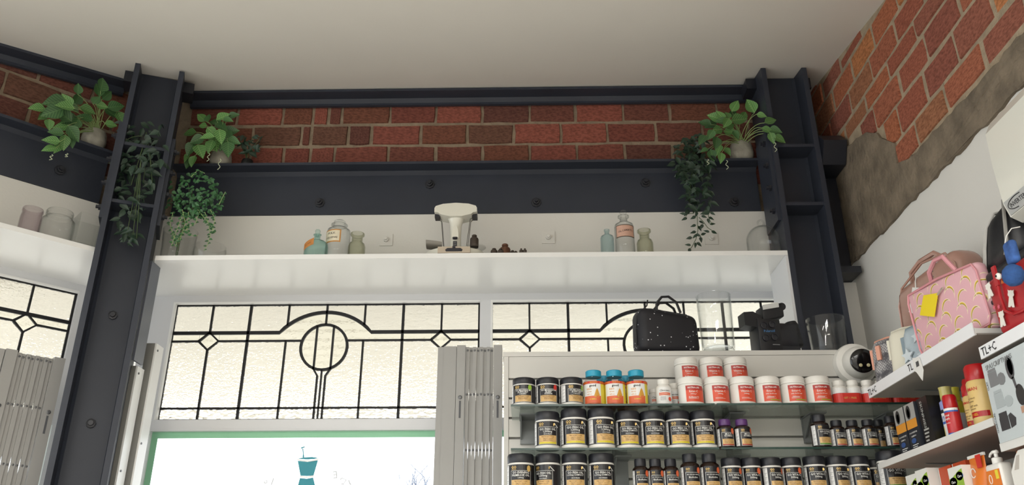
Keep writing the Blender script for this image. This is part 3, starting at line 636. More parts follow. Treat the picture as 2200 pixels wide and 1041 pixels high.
def leaf_mesh(name, m, half, tip, cup, droop, n=6):
    vs = []; fs = []
    for i in range(n + 1):
        t = i / n; wd = half * (sin(pi * t ** .72)) ** .85 * (1 - tip * t ** 3) if 0 < t < 1 else 0.002
        z = -droop * t * t
        vs += [(t, -wd, z + cup * wd), (t, -wd * .5, z + cup * wd * .3), (t, 0, z - .01), (t, wd * .5, z + cup * wd * .3), (t, wd, z + cup * wd)]
    for i in range(n): fs += [(5 * i + k, 5 * i + 5 + k, 5 * i + 6 + k, 5 * i + 1 + k) for k in range(4)]
    me = bpy.data.meshes.new(name); me.from_pydata(vs, [], fs); me.materials.append(m); me.polygons.foreach_set('use_smooth', [True] * len(fs)); me.update(); return me
L_PO = [leaf_mesh('leaf', m_leaf, .36, .25, .35, .12), leaf_mesh('leaf', m_leaf, .33, .3, .2, .25), leaf_mesh('leaf', m_leafm, .36, .25, .3, .18)]
L_DK = [leaf_mesh('leaf', m_leafd, .24, .5, .3, .2, 4), leaf_mesh('leaf', m_leafd, .28, .4, .2, .3, 4)]
L_SM = [leaf_mesh('leaf', m_leafs, .42, .1, .3, .1, 4), leaf_mesh('leaf', m_leafs, .36, .2, .2, .2, 4)]
PR = random.Random(11)
def put_leaf(parent, base, direction, normal, size, meshes, rng=PR):
    x = Vector(direction).normalized(); n = Vector(normal); z = (n - x * n.dot(x)).normalized(); y = z.cross(x)
    o = bpy.data.objects.new('leaf', rng.choice(meshes)); COL.objects.link(o); o.parent = parent
    m = Matrix((x, y, z)).transposed().to_4x4(); m.translation = base
    o.matrix_local = m @ Matrix.Diagonal((size, size, size, 1)); return o
def curve_pts(a, b, sag, n=7):
    a, b = Vector(a), Vector(b); return [a.lerp(b, i / (n - 1)) + Vector((0, 0, sag * 4 * (i / (n - 1)) * (1 - i / (n - 1)))) for i in range(n)]
def pot(parent, r, h, m=m_pot):
    MB().lathe([(r * .62, .0005), (r * .8, .01), (r * .98, h * .35), (r, h * .55), (r * .93, h * .85), (r * .84, h), (r * .76, h), (r * .8, h * .8)], 28).build('pot', m, parent, smooth=True)
    MB().lathe([(r * .79, h * .8), (.002, h * .84)], 20).build('soil', m_soil, parent)
def pothos(label, base, rz, leaves, scale_px, toloc, n_in, pot_r=.062, pot_h=.105, tendrils=()):
    """leaves: (x, y, length px, image angle, depth) in photo pixels; toloc(x, y, depth) gives a local point"""
    t = thing('pothos_plant', label, 'potted plant', base, rz, 'pothos plants')
    pot(t, pot_r, pot_h); top = Vector((0, 0, pot_h * .85)); groups = []
    for i, (x, y, L, ang, dep) in enumerate(leaves):
        c = toloc(x, y, dep); s = L * scale_px; a = radians(ang)
        d = Vector((cos(a), PR.uniform(-.25, .1), -sin(a))).normalized(); b = c - d * s * .5
        put_leaf(t, b, d, Vector((PR.uniform(-.35, .35), -1, PR.uniform(-.25, .35))), s, L_PO if PR.random() < .75 else L_PO[2:])
        groups.append(b)
    for k in range(0, len(groups), 3):
        mb = MB()
        for b in groups[k:k + 3]: mb.tube(curve_pts(top + Vector((PR.uniform(-.02, .02), -.02, 0)), b, .035), .0022, 5, .6)
        mb.build('stem', m_stem, t)
    for x, y, dep, ln in tendrils:
        c = toloc(x, y, dep); mb = MB(); mb.tube([c + Vector((.006 * sin(k * 1.3), 0, -ln * k / 8)) for k in range(9)], .0016, 5); mb.build('tendril', mat('pale_tendril', '#c5cfae', .6), t)
    return t
# right: pothos in a stone pot on the beam
def q5(x, y): return (1400 + x / 2.366, 120 + y / 2.366)
def q1(x, y): return (x / 2.082, 60 + y / 2.082)
L5 = [(425, 250, 70, 300), (503, 252, 80, 250), (415, 290, 50, 300), (447, 322, 80, 350), (320, 310, 70, 200), (385, 300, 45, 250), (355, 330, 55, 180), (330, 380, 60, 150), (400, 355, 50, 330), (400, 385, 60, 10), (258, 425, 60, 130), (268, 478, 40, 160), (330, 440, 65, 100), (340, 475, 55, 120), (385, 485, 50, 60), (355, 515, 55, 100), (308, 505, 60, 80), (300, 350, 60, 160), (270, 340, 60, 200), (470, 300, 50, 300), (350, 300, 60, 240), (380, 340, 60, 120), (430, 400, 50, 60), (300, 400, 55, 120)]
L5b = [(605, 330, 60, 340), (590, 375, 55, 30), (630, 378, 60, 20), (612, 415, 55, 80), (653, 420, 60, 30), (560, 300, 45, 20)]
base5 = Vector((at_y(1590, 300, 3.695).x, 3.700, 3.6435))
lv = [(*q5(x, y), L / 2.366 * 1.12, a, PR.uniform(3.50, 3.60)) for x, y, L, a in L5] + [(*q5(x, y), L / 2.366 * 1.1, a, 3.425) for x, y, L, a in L5b]
pothos('green pothos spilling from a stone pot on the beam by the right column', base5, 0, lv, .00235, lambda x, y, d: at_y(x, y, d) - base5, None, .060, .11,
       [(*q5(285, 525), 3.52, .03), (*q5(380, 530), 3.52, .05), (*q5(625, 440), 3.42, .05)])
L2 = [(848, 470, 55, 175), (925, 487, 55, 170), (905, 435, 40, 190), (850, 540, 60, 110), (895, 550, 70, 60), (832, 578, 40, 120), (862, 595, 50, 100), (965, 515, 75, 80), (1035, 460, 60, 350), (1000, 395, 60, 330), (1020, 410, 40, 10), (1045, 390, 45, 350), (1045, 505, 55, 20), (985, 480, 70, 70), (1020, 540, 70, 80), (960, 420, 60, 200), (930, 400, 45, 260), (990, 440, 60, 30), (900, 400, 50, 220), (940, 530, 60, 100), (1000, 520, 60, 110), (880, 500, 60, 150), (950, 465, 60, 40), (1020, 480, 55, 60), (840, 605, 45, 100)]
base2 = Vector((at_y(478, 320, 3.70).x, 3.700, 3.6435))
lv = [(*q1(x, y), L / 2.082 * 1.15, a, PR.uniform(3.50, 3.60)) for x, y, L, a in L2]
pothos('green pothos on the beam to the right of the left steel column', base2, 0, lv, .00235, lambda x, y, d: at_y(x, y, d) - base2, None, .055, .09, [(*q1(935, 560), 3.53, .045), (*q1(985, 585), 3.53, .06)])
L1 = [(165, 358, 60, 160), (245, 330, 85, 150), (235, 375, 85, 140), (280, 385, 80, 200), (220, 432, 50, 80), (190, 395, 45, 120), (330, 358, 50, 30), (350, 315, 60, 280), (395, 368, 65, 0), (432, 320, 50, 290), (457, 348, 48, 350), (460, 250, 75, 275), (440, 275, 60, 250), (498, 432, 48, 350), (275, 440, 60, 160), (330, 472, 72, 40), (250, 465, 55, 170), (230, 500, 60, 170), (220, 538, 52, 150), (262, 530, 60, 110), (290, 510, 62, 80), (320, 512, 45, 70), (340, 430, 60, 100), (300, 320, 60, 220), (380, 400, 60, 180), (520, 350, 70, 330), (540, 400, 60, 60), (350, 270, 50, 260), (310, 410, 70, 140), (290, 350, 70, 170), (480, 300, 60, 300), (500, 380, 60, 20)]
ub, zb_ = at_left(205, 285, 3.70); th = LEFT_RZ
base1w = Vector((ub * cos(th) - 3.973 * sin(th), ub * sin(th) + 3.973 * cos(th), 3.6435))
def loc1(x, y, d):
    u, z = at_left(x, y, d); return Vector((u - ub, d - 3.70, z - 3.6435))
lv = [(*q1(x, y), L / 2.082 * 1.15, a, PR.uniform(3.50, 3.59)) for x, y, L, a in L1]
pothos('green pothos in a stone pot on the beam of the angled corner wall', base1w, LEFT_RZ, lv, .0022, loc1, None, .058, .10, [(*q1(232, 565), 3.52, .03), (*q1(300, 560), 3.52, .02)])
# mass plants: leaves scattered on short runners inside an outline
def inside(x, y, poly):
    c = False; j = len(poly) - 1
    for i in range(len(poly)):
        if (poly[i][1] > y) != (poly[j][1] > y) and x < (poly[j][0] - poly[i][0]) * (y - poly[i][1]) / (poly[j][1] - poly[i][1]) + poly[i][0]: c = not c
        j = i
    return c
def mass(t, origin, poly, count, size, depth, meshes, stem_from, n_stem, m_s, seed, rz=0):
    r = random.Random(seed); xs = [p[0] for p in poly]; ys = [p[1] for p in poly]; pts = []; Rm = Matrix.Rotation(-rz, 3, 'Z')
    while len(pts) < count:
        x, y = r.uniform(min(xs), max(xs)), r.uniform(min(ys), max(ys))
        if not inside(x, y, poly): continue
        c = Rm @ (at_y(x, y, depth(x, y, r)) - origin); pts.append(c)
        a = r.uniform(0, 2 * pi); d = Vector((cos(a) * .9, r.uniform(-.4, .2), -.55 + .5 * sin(a)))
        put_leaf(t, c, d, Vector((r.uniform(-.6, .6), -1, r.uniform(-.3, .6))), size * r.uniform(.75, 1.3), meshes, r)
    for k in range(n_stem):
        mb = MB(); e = pts[k * len(pts) // n_stem]; mb.tube(curve_pts(stem_from, e, .02, 6), .0016, 4); mb.build('stem', m_s, t)
    return pts
# dark ivy in the left column
o3 = Vector((pl0.x, pl0.y, 3.5955)) + Vector((-sin(radians(22.5)), cos(radians(22.5)), 0)) * .06
t3 = thing('trailing_ivy', 'dark trailing ivy hanging inside the left steel column', 'plant', o3, radians(22.5))
pot(t3, .040, .06, mat('dark_plastic_pot', '#1c1d1c', .5))
P3 = [(262, 262), (300, 255), (345, 262), (352, 300), (348, 350), (335, 410), (318, 440), (262, 436), (240, 430), (236, 388), (246, 320)]
mass(t3, o3, P3, 150, .042, lambda x, y, r: 3.375 + r.uniform(-.03, .05), L_DK, Vector((0, -.03, .05)), 10, m_stemd, 5, radians(22.5))
P3b = [(248, 448), (300, 440), (305, 480), (292, 520), (272, 528), (250, 470)]
mass(t3, o3, P3b, 34, .042, lambda x, y, r: 3.37 + r.uniform(-.02, .03), L_DK, Vector((0, -.08, -.1)), 4, m_stemd, 6, radians(22.5))
# dark trailing vine on the right, with a thin leafy tip over the white band
o6 = Vector((at_y(1490, 330, 3.69).x, 3.695, 3.6435))
t6 = thing('trailing_vine', 'dark trailing vine falling from the beam with a thin leafy tip', 'plant', o6)
pot(t6, .045, .06, MATS['dark_plastic_pot'])
P6 = [(1443, 315), (1470, 292), (1505, 280), (1530, 330), (1528, 400), (1532, 458), (1478, 458), (1468, 405), (1448, 360)]
mass(t6, o6, P6, 210, .038, lambda x, y, r: (3.60 if y > 345 else 3.63) + r.uniform(-.07, .02), L_DK, Vector((0, -.05, .05)), 12, m_stemd, 8)
tip = [(138, 748, 190), (150, 778, 160), (205, 770, 150), (205, 822, 160), (205, 862, 170), (180, 898, 170), (172, 942, 190), (178, 975, 100), (235, 935, 40), (248, 905, 80), (265, 765, 20), (310, 775, 20), (318, 812, 350), (328, 862, 20), (287, 858, 200), (262, 875, 340), (250, 800, 30), (295, 790, 80), (215, 885, 150), (240, 835, 60), (222, 750, 120), (318, 745, 30), (230, 880, 30), (255, 825, 120), (215, 940, 100)]
rt = random.Random(4)
for x, y, a in tip:
    c = at_y(1420 + x / 2.893, 200 + y / 2.893, 3.56 + rt.uniform(-.015, .015)) - o6; a = radians(a); d = Vector((cos(a), -.1, -sin(a)))
    put_leaf(t6, c - d * .012, d, Vector((rt.uniform(-.3, .3), -1, rt.uniform(-.3, .3))), .030, L_DK, rt)
for pts in ([(222, 735), (226, 790), (230, 850), (218, 905), (195, 950), (178, 975)], [(235, 770), (265, 800), (290, 835), (328, 860)], [(290, 745), (300, 780), (315, 812)], [(205, 745), (165, 750), (150, 775)]):
    MB().tube([at_y(1420 + x / 2.893, 200 + y / 2.893, 3.56) - o6 for x, y in pts], .0016, 5).build('stem', m_stemd, t6)
# bushy small leaved plant in the glass vase
o4 = VASE + Vector((0, 0, .010)); t4 = thing('bushy_trailing_plant', 'bushy small leaved green plant growing out of the tall glass vase', 'plant', o4)
P4 = [(418 + 66 * cos(a) * (1.02 if cos(a) > 0 else 1), 425 + (56 if sin(a) < 0 else 40) * sin(a)) for a in [2 * pi * i / 20 for i in range(20)]]
mass(t4, o4, P4, 240, .021, lambda x, y, r: 3.53 - .07 * sqrt(max(0, 1 - ((x - 418) / 66) ** 2 - ((y - 425) / 56) ** 2)) + r.uniform(-.01, .03), L_SM, Vector((.03, -.01, .24)), 8, m_stemd, 9)
MB().tube([(0, 0, .0), (.004, -.01, .1), (.02, -.03, .2), (.06, -.04, .27)], .006, 6).build('stem', m_stemd, t4)
strands = [[(395, 455), (385, 480), (378, 500), (368, 528)], [(405, 455), (402, 490), (385, 510), (376, 530)], [(372, 455), (365, 480), (372, 505), (380, 520)], [(430, 450), (420, 480), (400, 488), (408, 505), (425, 506)], [(440, 455), (448, 480), (452, 505), (446, 525), (438, 538)], [(452, 450), (462, 470), (455, 500)], [(425, 450), (445, 475), (463, 500)], [(470, 440), (480, 420), (484, 412)], [(392, 450), (398, 478), (390, 505), (384, 522)], [(410, 380), (425, 365), (440, 372)]]
r4 = random.Random(3)
for st_ in strands:
    P_ = [at_y(x, y, 3.47) - o4 for x, y in st_]; mb = MB(); mb.tube(P_, .0014, 5); mb.build('stem', m_stem, t4)
    for a, b in zip(P_, P_[1:]):
        n = max(2, int((b - a).length / .011))
        for i in range(n):
            c = a.lerp(b, (i + .5) / n); s = 1 if i % 2 else -1
            put_leaf(t4, c, Vector((s * .8 + r4.uniform(-.2, .2), -.3, r4.uniform(-.7, .2))), Vector((0, -1, .3)), r4.uniform(.012, .019), L_SM, r4)

o7 = Vector((at_y(535, 318, 3.70).x, 3.705, 3.6435)); t7 = thing('small_ivy', 'small dark leaved plant on the beam right of the left pothos', 'plant', o7)
pot(t7, .032, .05, MATS['dark_plastic_pot'])
mass(t7, o7, [(515, 290), (540, 278), (572, 292), (565, 312), (545, 332), (518, 328)], 34, .036, lambda x, y, r: 3.655 + r.uniform(-.03, .03), L_DK, Vector((0, -.02, .04)), 6, m_stemd, 14)
# ================================================================== GATES, POSTS, WINDOW SIGN, TREE
m_gate = mat('grey_gate_paint', '#9c9b98', .45, var=.03, vscale=4); m_rivet = mat('gate_rivet', '#6f7072', .4, metal=.5)
def folding_gate(label, u0, u1, d, ztop, loc, rz, mirror=False):
    """folded scissor gate: two wide posts, a channel, eight lattice bars with rivets and an end channel"""
    t = thing('folding_gate', label, 'gate', loc, rz, 'folded security gates'); W = u1 - u0
    X = (lambda f: u0 + f * W)
    def bar(name, a, b, y0, y1, zt, m=m_gate): return MB().box(X(a) + .0006, X(b) - .0006, y0, y1, 0, zt).build(name, m, t)
    bar('post', 0, .095, d, d + .03, ztop); bar('post', .095, .295, d - .012, d + .03, ztop)
    for a, b in ((.30, .435), (.865, 1.0)):
        c = bar('channel', a, b, d - .022, d + .03, ztop + .002)
        for z in (ztop - .235, ztop - .85): MB().lathe([(.009, 0), (.009, .003), (.005, .005)], 12).xf(Matrix.Translation((X((a + b) / 2), d - .022, z)) @ Matrix.Rotation(pi / 2, 4, 'X')).build('lock_bolt', m_rivet, c)
        MB().box(X((a + b) / 2) - .004, X((a + b) / 2) + .004, d - .0232, d - .0218, ztop - .325, ztop - .25).build('slot', mat('slot_shadow', '#55565a', .6), c)
    n = 8; a0, a1 = .44, .862
    for k in range(n):
        f0 = a0 + (a1 - a0) * k / n; f1 = a0 + (a1 - a0) * (k + .985) / n; dd = d - .012 + .008 * (k % 2)
        # each bar is bowed slightly between its rivets
        zz = [0, .9, 1.5, ztop - .50, ztop - .46, ztop - .42, ztop - .25, ztop - .22, ztop - .19, ztop - .03, ztop - .004]; wv = [0, 0, 0, 0, .10, 0, 0, .07, 0, .02, .02]
        outl = [(X(f0 + wv[i] * (f1 - f0)), z) for i, z in enumerate(zz)] + [(X(f1 - .9 * wv[i] * (f1 - f0)), z) for i, z in reversed(list(enumerate(zz)))]
        b = MB().prism(outl, dd, dd + .012).build('lattice_bar', m_gate, t)
        for z in (ztop - .02, ztop - .22, ztop - .46): MB().lathe([(.0048, 0), (.0048, .003), (.002, .0045)], 8).xf(Matrix.Translation((X((f0 + f1) / 2), dd, z)) @ Matrix.Rotation(pi / 2, 4, 'X')).build('rivet', m_rivet, b)
    return t
pa, pb = at_y(941, 745, 3.60), at_y(1079.5, 745, 3.60)
folding_gate('folded grey scissor gate standing beside the vitamin display', pa.x, pb.x, 3.60, pa.z, (0, 0, 0), 0)
ua, za = at_left(-45, 733, 3.62); ub2, zb2 = at_left(138, 773, 3.62)
folding_gate('folded grey scissor gate in front of the angled corner window', ua, ub2, 3.62, zb2, LEFT_LOC, LEFT_RZ)
# jamb posts at the left of the front window
def jpost(name, label, x0, x1, y0, y1, zt):
    t = thing(name, label, 'post'); MB().box(x0, x1, y0, y1, 0, zt).build('box_section', mat('dull_post_paint', '#84837f', .5), t)
    MB().box(x1 + .0005, x1 + .008, y0 + .002, y1, 0, zt - .001).build('edge_strip', m_gloss, t)
    for z in (zt - .03, zt - .45, zt - .85): MB().lathe([(.005, 0), (.005, .003)], 10).xf(Matrix.Translation((x1 + .008, y0 + .02, z)) @ Matrix.Rotation(pi / 2, 4, 'Y')).build('screw', m_rivet, t)
jpost('jamb_post', 'taller grey gate post with a white edge strip left of the shop window', -1.738, -1.700, 3.62, 3.70, 2.695)
jpost('jamb_post', 'grey gate post under the reveal board next to the left column', -1.765, -1.725, 3.53, 3.60, 2.565)
# mortar and pestle sign on the glass
m_teal = mat('teal_window_vinyl', '#2f8f9f', .5); m_tealr = mat('white_window_vinyl', '#f2f4f4', .5); m_etch = mat('frosted_letter_vinyl', '#c3c6c8', .6)
def wpt(x, y): p = at_y(x, y, Y_GL - .008); return (p.x, p.z)
def wq(x, y): return wpt(540 + x / 5.5, 930 + y / 5.5)
sg = thing('window_sign', 'teal mortar and pestle sign on the front window glass', 'sign', (0, 0, 0))
def flat(name, pts, m, y=Y_GL - .0075, t=.0008): return MB().prism([wq(*p) for p in pts], y - t, y).build(name, m, sg)
flat('mortar_bowl', [(548, 325), (665, 338), (788, 318), (735, 498), (655, 505), (580, 500)], m_teal)
flat('mortar_foot', [(575, 528), (655, 536), (730, 522), (742, 570), (765, 680), (790, 720), (520, 720), (545, 640), (562, 570)], m_teal)
flat('rim_band', [(540, 303), (600, 312), (670, 316), (740, 310), (795, 293), (792, 314), (740, 330), (665, 337), (600, 332), (545, 322)], m_tealr)
flat('mortar_top', [(545, 302), (590, 290), (650, 282), (720, 280), (765, 286), (793, 292), (740, 304), (670, 308), (600, 306)], m_teal, Y_GL - .0072)
flat('foot_band', [(575, 500), (655, 508), (735, 496), (737, 518), (655, 530), (572, 522)], m_tealr)
flat('pestle', [(603, 180), (614, 178), (618, 240), (626, 285), (605, 287), (608, 240)], m_teal)
flat('pestle_knob', [(582, 178), (590, 166), (615, 158), (636, 156), (634, 164), (612, 174), (590, 182)], m_teal)
tm = MB()
for txt, x, y, ang in (('E', 990, 490, -.15), ('C', 1090, 560, -.35), ('I', 1165, 590, -.5), ('1', 250, 570, .25), ('9', 165, 590, .35)):
    c = wq(x, y); ca, sa = cos(ang), sin(ang)
    put_text(tm, txt, .05, .032, lambda u, v: (c[0] - (u * ca - v * sa), Y_GL - .0085, c[1] + (u * sa + v * ca)), 0)
tm.build('mirrored_lettering', m_etch, sg)
# bare street tree far outside
ct = at_y(880, 1030, 16.0); tr = thing('street_tree', 'distant bare branched tree top seen through the shop window', 'tree', (ct.x, 16, 0)); m_twig = mat('hazy_grey_twigs', '#7f8798', .9)
r = random.Random(21); MB().tube([(0, 0, 0), (.05, 0, 1.2), (0, 0, 2.4)], .12, 8, .6).build('trunk', m_twig, tr)
def limb(mb, p, d, ln, rad, dep):
    pts = [p]; dd = Vector(d)
    for i in range(4): dd = (dd + Vector((r.uniform(-.25, .25), r.uniform(-.25, .25), r.uniform(-.05, .2)))).normalized(); pts.append(pts[-1] + dd * ln / 4)
    mb.tube(pts, rad, 4, .4, cap=False)
    if dep:
        for i in range(4): limb(mb, pts[r.randint(1, 4)], dd + Vector((r.uniform(-.9, .9), r.uniform(-.9, .9), r.uniform(-.1, .5))), ln * .55, rad * .45, dep - 1)
for k in range(7):
    mb = MB(); a = k * .9; limb(mb, Vector((0, 0, 1.9 + .08 * k)), (cos(a) * .6, sin(a) * .6, .9), 1.15, .04, 3); mb.build('branch', m_twig, tr)
# ================================================================== VITAMIN DISPLAY (slat wall with glass shelves)
Y_SL = 3.20; ZSL = 2.521; XS0 = -.088
m_slat = mat('grey_white_laminate', '#c9c7c1', .45, var=.02, vscale=3); m_groove = mat('groove_grey_laminate', '#8d8c88', .5)
m_sedge = mat('green_glass_edge', '#1d3a33', .25); m_bracket = mat('grey_bracket', '#777a7a', .45, metal=.2)
m_shelfglass = thin_glass('green_tinted_shelf_glass', '#c3d8cf', '#5c7a70', refl=1.0, power=1.2)
sl = thing('slat_wall', 'pale grey slatted display panel behind the vitamin jars', 'display panel', (0, 0, 0))
MB().box(XS0, XW - .004, Y_SL + .014, Y_SL + .20, 0, ZSL - .020).build('backing', m_groove, sl)  # darker grey than the slats, visible in the gaps between them
MB().box(XS0 - .004, XW - .004, Y_SL - .002, Y_SL + .20, ZSL - .019, ZSL).build('top_board', m_slat, sl)
MB().box(XS0, XS0 + .018, Y_SL - .003, Y_SL + .0135, 0, ZSL - .020).build('edge_trim', m_slat, sl)
MB().box(XS0 + .019, XW - .005, Y_SL, Y_SL + .0135, 2.415, ZSL - .020).build('header_board', m_slat, sl)
z = 2.411
while z > 1.2:
    MB().box(XS0 + .019, XW - .005, Y_SL, Y_SL + .0135, z - .072, z - .004).build('slat', m_slat, sl); z -= .077
Z1, Z2, Z3 = 2.2555, 2.1005, 1.9455; YS = 2.95
def glass_shelf(label, x0, x1, zt, brackets):
    t = thing('glass_shelf', label, 'glass shelf', (0, 0, 0), group='glass shelves of the vitamin display')
    MB().box(x0, x1, YS + .003, Y_SL - .002, zt - .007, zt).build('glass_plate', m_shelfglass, t)
    MB().box(x0, x1, YS, YS + .0028, zt - .007, zt).build('polished_edge', m_sedge, t)
    for bx in brackets:
        MB().box(bx - .030, bx + .030, YS + .12, Y_SL - .002, zt - .011, zt - .0075).box(bx - .028, bx + .028, Y_SL - .016, Y_SL - .002, zt - .10, zt - .011).prism([(YS + .14, zt - .012), (Y_SL - .017, zt - .012), (Y_SL - .017, zt - .085)], bx - .026, bx - .022, 'x').build('bracket', m_bracket, t)
    return t
xm = at_y(1538, 866, YS).x
bxs = [at_y(x, 900, 3.15).x for x in (1133, 1330)]; bxr = [at_y(x, 900, 3.15).x for x in (1575, 1745, 1905)]
for zt, nm in ((Z1, 'upper'), (Z2, 'middle'), (Z3, 'lowest')):
    glass_shelf('%s glass shelf on the left half of the vitamin display' % nm, -.056, xm - .004, zt, bxs)
    glass_shelf('%s glass shelf on the right half of the vitamin display' % nm, xm + .004, XW - .01, zt, bxr)
# ---- containers
m_lidk = mat('black_plastic_lid', '#1b1c22', .42); m_wp = mat('white_plastic', '#dedcd6', .38); m_lblk = mat('black_label', '#151417', .3)
m_lgold = mat('gold_label_panel', '#c9a468', .35, var=.15, vscale=70); m_ly = mat('yellow_label_strip', '#cfc02c', .4); m_lw = mat('white_label', '#dcdcda', .45)
m_goldink = mat('gold_foil_ink', '#d8b56a', .3, metal=.3); m_winkk = mat('white_label_ink', '#e2e2de', .5); m_lg = mat('green_label_strip', '#5d8a3a', .4); m_lr = mat('red_label_strip', '#a53a2c', .4)
m_orng = mat('orange_print', '#d1623a', .4); m_amberp = mat('dark_amber_plastic', '#23150f', .15); m_purple = mat('purple_lid', '#553069', .4); m_nut = mat('red_orange_label', '#cf4a2c', .4); m_nutr = mat('deep_red_label_band', '#a62c26', .4)
m_bluelid = mat('turquoise_lid', '#1f93b3', .4); m_redband = mat('bright_red_band', '#c22f26', .4); m_yel = mat('lemon_label', '#dcc93a', .45); m_gummy = mat('orange_gummies', '#c9683a', .5, var=.3, vscale=60); m_grn = mat('lime_print', '#8fb33c', .4)
g_pet = thin_glass('clear_plastic_bottle', '#dfe9ea', '#8fa3a8', power=1.5)
def frame_patch(mb, a0, a1, z0, z1, r, w):
    e = w / r
    for q in ((a0, a1, z1 - w, z1), (a0, a1, z0, z0 + w), (a0, a0 + e, z0, z1), (a1 - e, a1, z0, z1)): mb.patch(*q, r, 6)
def go_jar(lines, strip, accent, r=.0460, h=.148, body=None, lid=None, lidr=1.0, shape='jar'):
    t = bpy.data.objects.new('supplement_jar', None); COL.objects.link(t)
    body = body or m_wp; lid = lid or m_lidk
    if shape == 'jar':
        prof = [(r * .90, .0004), (r * .98, .004), (r, .012), (r, h * .70), (r * .99, h * .735), (r * .95, h * .765), (r * .93, h * .79)]; zl0, zl1 = h * .77, h; lr = r * .965
        lz0, lz1 = h * .095, h * .72
    else:
        prof = [(r * .92, .0004), (r, .005), (r, h * .66), (r * .94, h * .725), (r * .72, h * .775), (r * .62, h * .79)]; zl0, zl1 = h * .785, h; lr = r * .70
        lz0, lz1 = h * .05, h * .67
    MB().lathe(prof, 28).build('body', body, t, smooth=True)
    MB().lathe([(lr, zl0), (lr * 1.03, zl0 + .003), (lr * 1.03, zl1 - .006), (lr * .97, zl1 - .0005), (lr * .5, zl1)], 28).build('lid', lid, t, smooth=True)
    k = r + .0004; H = lz1 - lz0; wr = k + .0008
    lb = MB().patch(-1.75, 1.75, lz0, lz1, k, 20).build('label', m_lblk, t)
    MB().patch(-1.55, -1.02, lz0 + H * .03, lz1 - H * .03, k + .0005, 6).build('info_panel', m_lw, lb)
    tm = MB()
    for i in range(14): tm.patch(-1.5, -1.08 - .12 * ((i * 7) % 3), lz1 - H * (.08 + .062 * i), lz1 - H * (.066 + .062 * i), k + .0009, 3)
    tm.build('small_print', mat('grey_small_print', '#77777a', .6), lb)
    pw = .78
    MB().patch(-pw + .06, pw - .06, lz0 + H * .05, lz0 + H * .40, k + .0005, 10).build('gold_panel', m_lgold, lb)
    if strip: MB().patch(-pw + .06, pw - .06, lz0 + H * .05, lz0 + H * .12, k + .0009, 10).build('colour_strip', strip, lb)
    tm = MB(); frame_patch(tm, -pw, pw, lz0 + H * .03, lz0 + H * .76, k + .0005, .0009)
    for i, (tx, f, hh) in enumerate(lines): put_text(tm, tx, 2 * pw * k * .86, hh, on_cyl(wr, 0, lz0 + H * f))
    tm.build('lettering', m_winkk, lb)
    tm = MB(); put_text(tm, 'GO', .020 * r / .046, .011 * r / .046, on_cyl(wr, -.52, lz0 + H * .89), .02); put_text(tm, 'HEALTHY', .018 * r / .046, .003, on_cyl(wr, -.52, lz0 + H * .80)); tm.build('gold_lettering', m_goldink, lb)
    tm = MB()
    for i in range(3):
        put_text(tm, ('High Strength Formula', 'Supports General', 'Health & Vitality')[i], 2 * pw * k * .7, .0048, on_cyl(wr + .0003, 0, lz0 + H * (.34 - .075 * i)))
    tm.build('panel_print', mat('brown_print', '#6b4a28', .5), lb)
    if accent == 'capsule':
        mb = MB(); a = .50; zc_ = lz0 + H * .86
        mb.lathe([(.0048, 0), (.0001, .0003)], 12, cap1=False).xf(Matrix.Translation((wr * sin(a), -wr * cos(a) - .0002, zc_)) @ Matrix.Rotation(-a, 4, 'Z') @ Matrix.Rotation(pi / 2, 4, 'X')); mb.build('capsule_print', m_goldink, lb)
        mb = MB(); f0 = on_cyl(wr, .72, lz0 + H * .82); mb.add([f0(-.008, .008), f0(-.006, .0095), f0(.010, -.006), f0(.008, -.0075)], [(0, 3, 2, 1)]); mb.build('swoosh_print', m_winkk, lb)
    elif accent:
        mb = MB(); f0 = on_cyl(wr, .62, lz0 + H * .84); mb.add([f0(0, 0)] + [f0(.0075 * cos(q * pi / 6), .011 * sin(q * pi / 6)) for q in range(12)], [(0, 1 + q, 1 + (q + 1) % 12) for q in range(12)]); mb.build('fruit_print', accent, lb)
    return t
def nutra_jar(lines, green):
    r, h = .0450, .103; t = bpy.data.objects.new('vitamin_tub', None); COL.objects.link(t)
    MB().lathe([(r * .93, .0004), (r, .004), (r, h * .70), (r * .97, h * .735)], 28).build('body', m_wp, t, smooth=True)
    MB().lathe([(r * .985, h * .74), (r * 1.01, h * .75), (r * 1.01, h * .79), (r * .985, h * .80), (r * .985, h * .82), (r * 1.0, h * .83), (r * .99, h * .955), (r * .94, h * .985), (r * .9, h * .985), (r * .88, h), (.002, h)], 32).build('lid', m_wp, t, smooth=True)
    k = r + .0004; lb = MB().patch(-.50, 1.20, h * .09, h * .60, k, 12).build('label', m_nut, t); MB().patch(-.50, 1.05, h * .50, h * .66, k + .0004, 12).build('red_band', m_nutr, lb)
    if green: MB().patch(.0, .95, h * .12, h * .15, k + .0005, 8).build('green_strip', m_grn, lb)
    tm = MB(); put_text(tm, 'NUTRA-LIFE', .044, .008, on_cyl(k + .0009, .15, h * .58), .02)
    for i, (tx, hh) in enumerate(lines): put_text(tm, tx, .045, hh, on_cyl(k + .0009, .12, h * (.45 - .10 * i)))
    for i in range(2): tm.patch(-.3, .5 - .2 * i, h * (.185 + .03 * i), h * (.193 + .03 * i), k + .0008, 4)
    tm.build('lettering', m_winkk, lb); return t
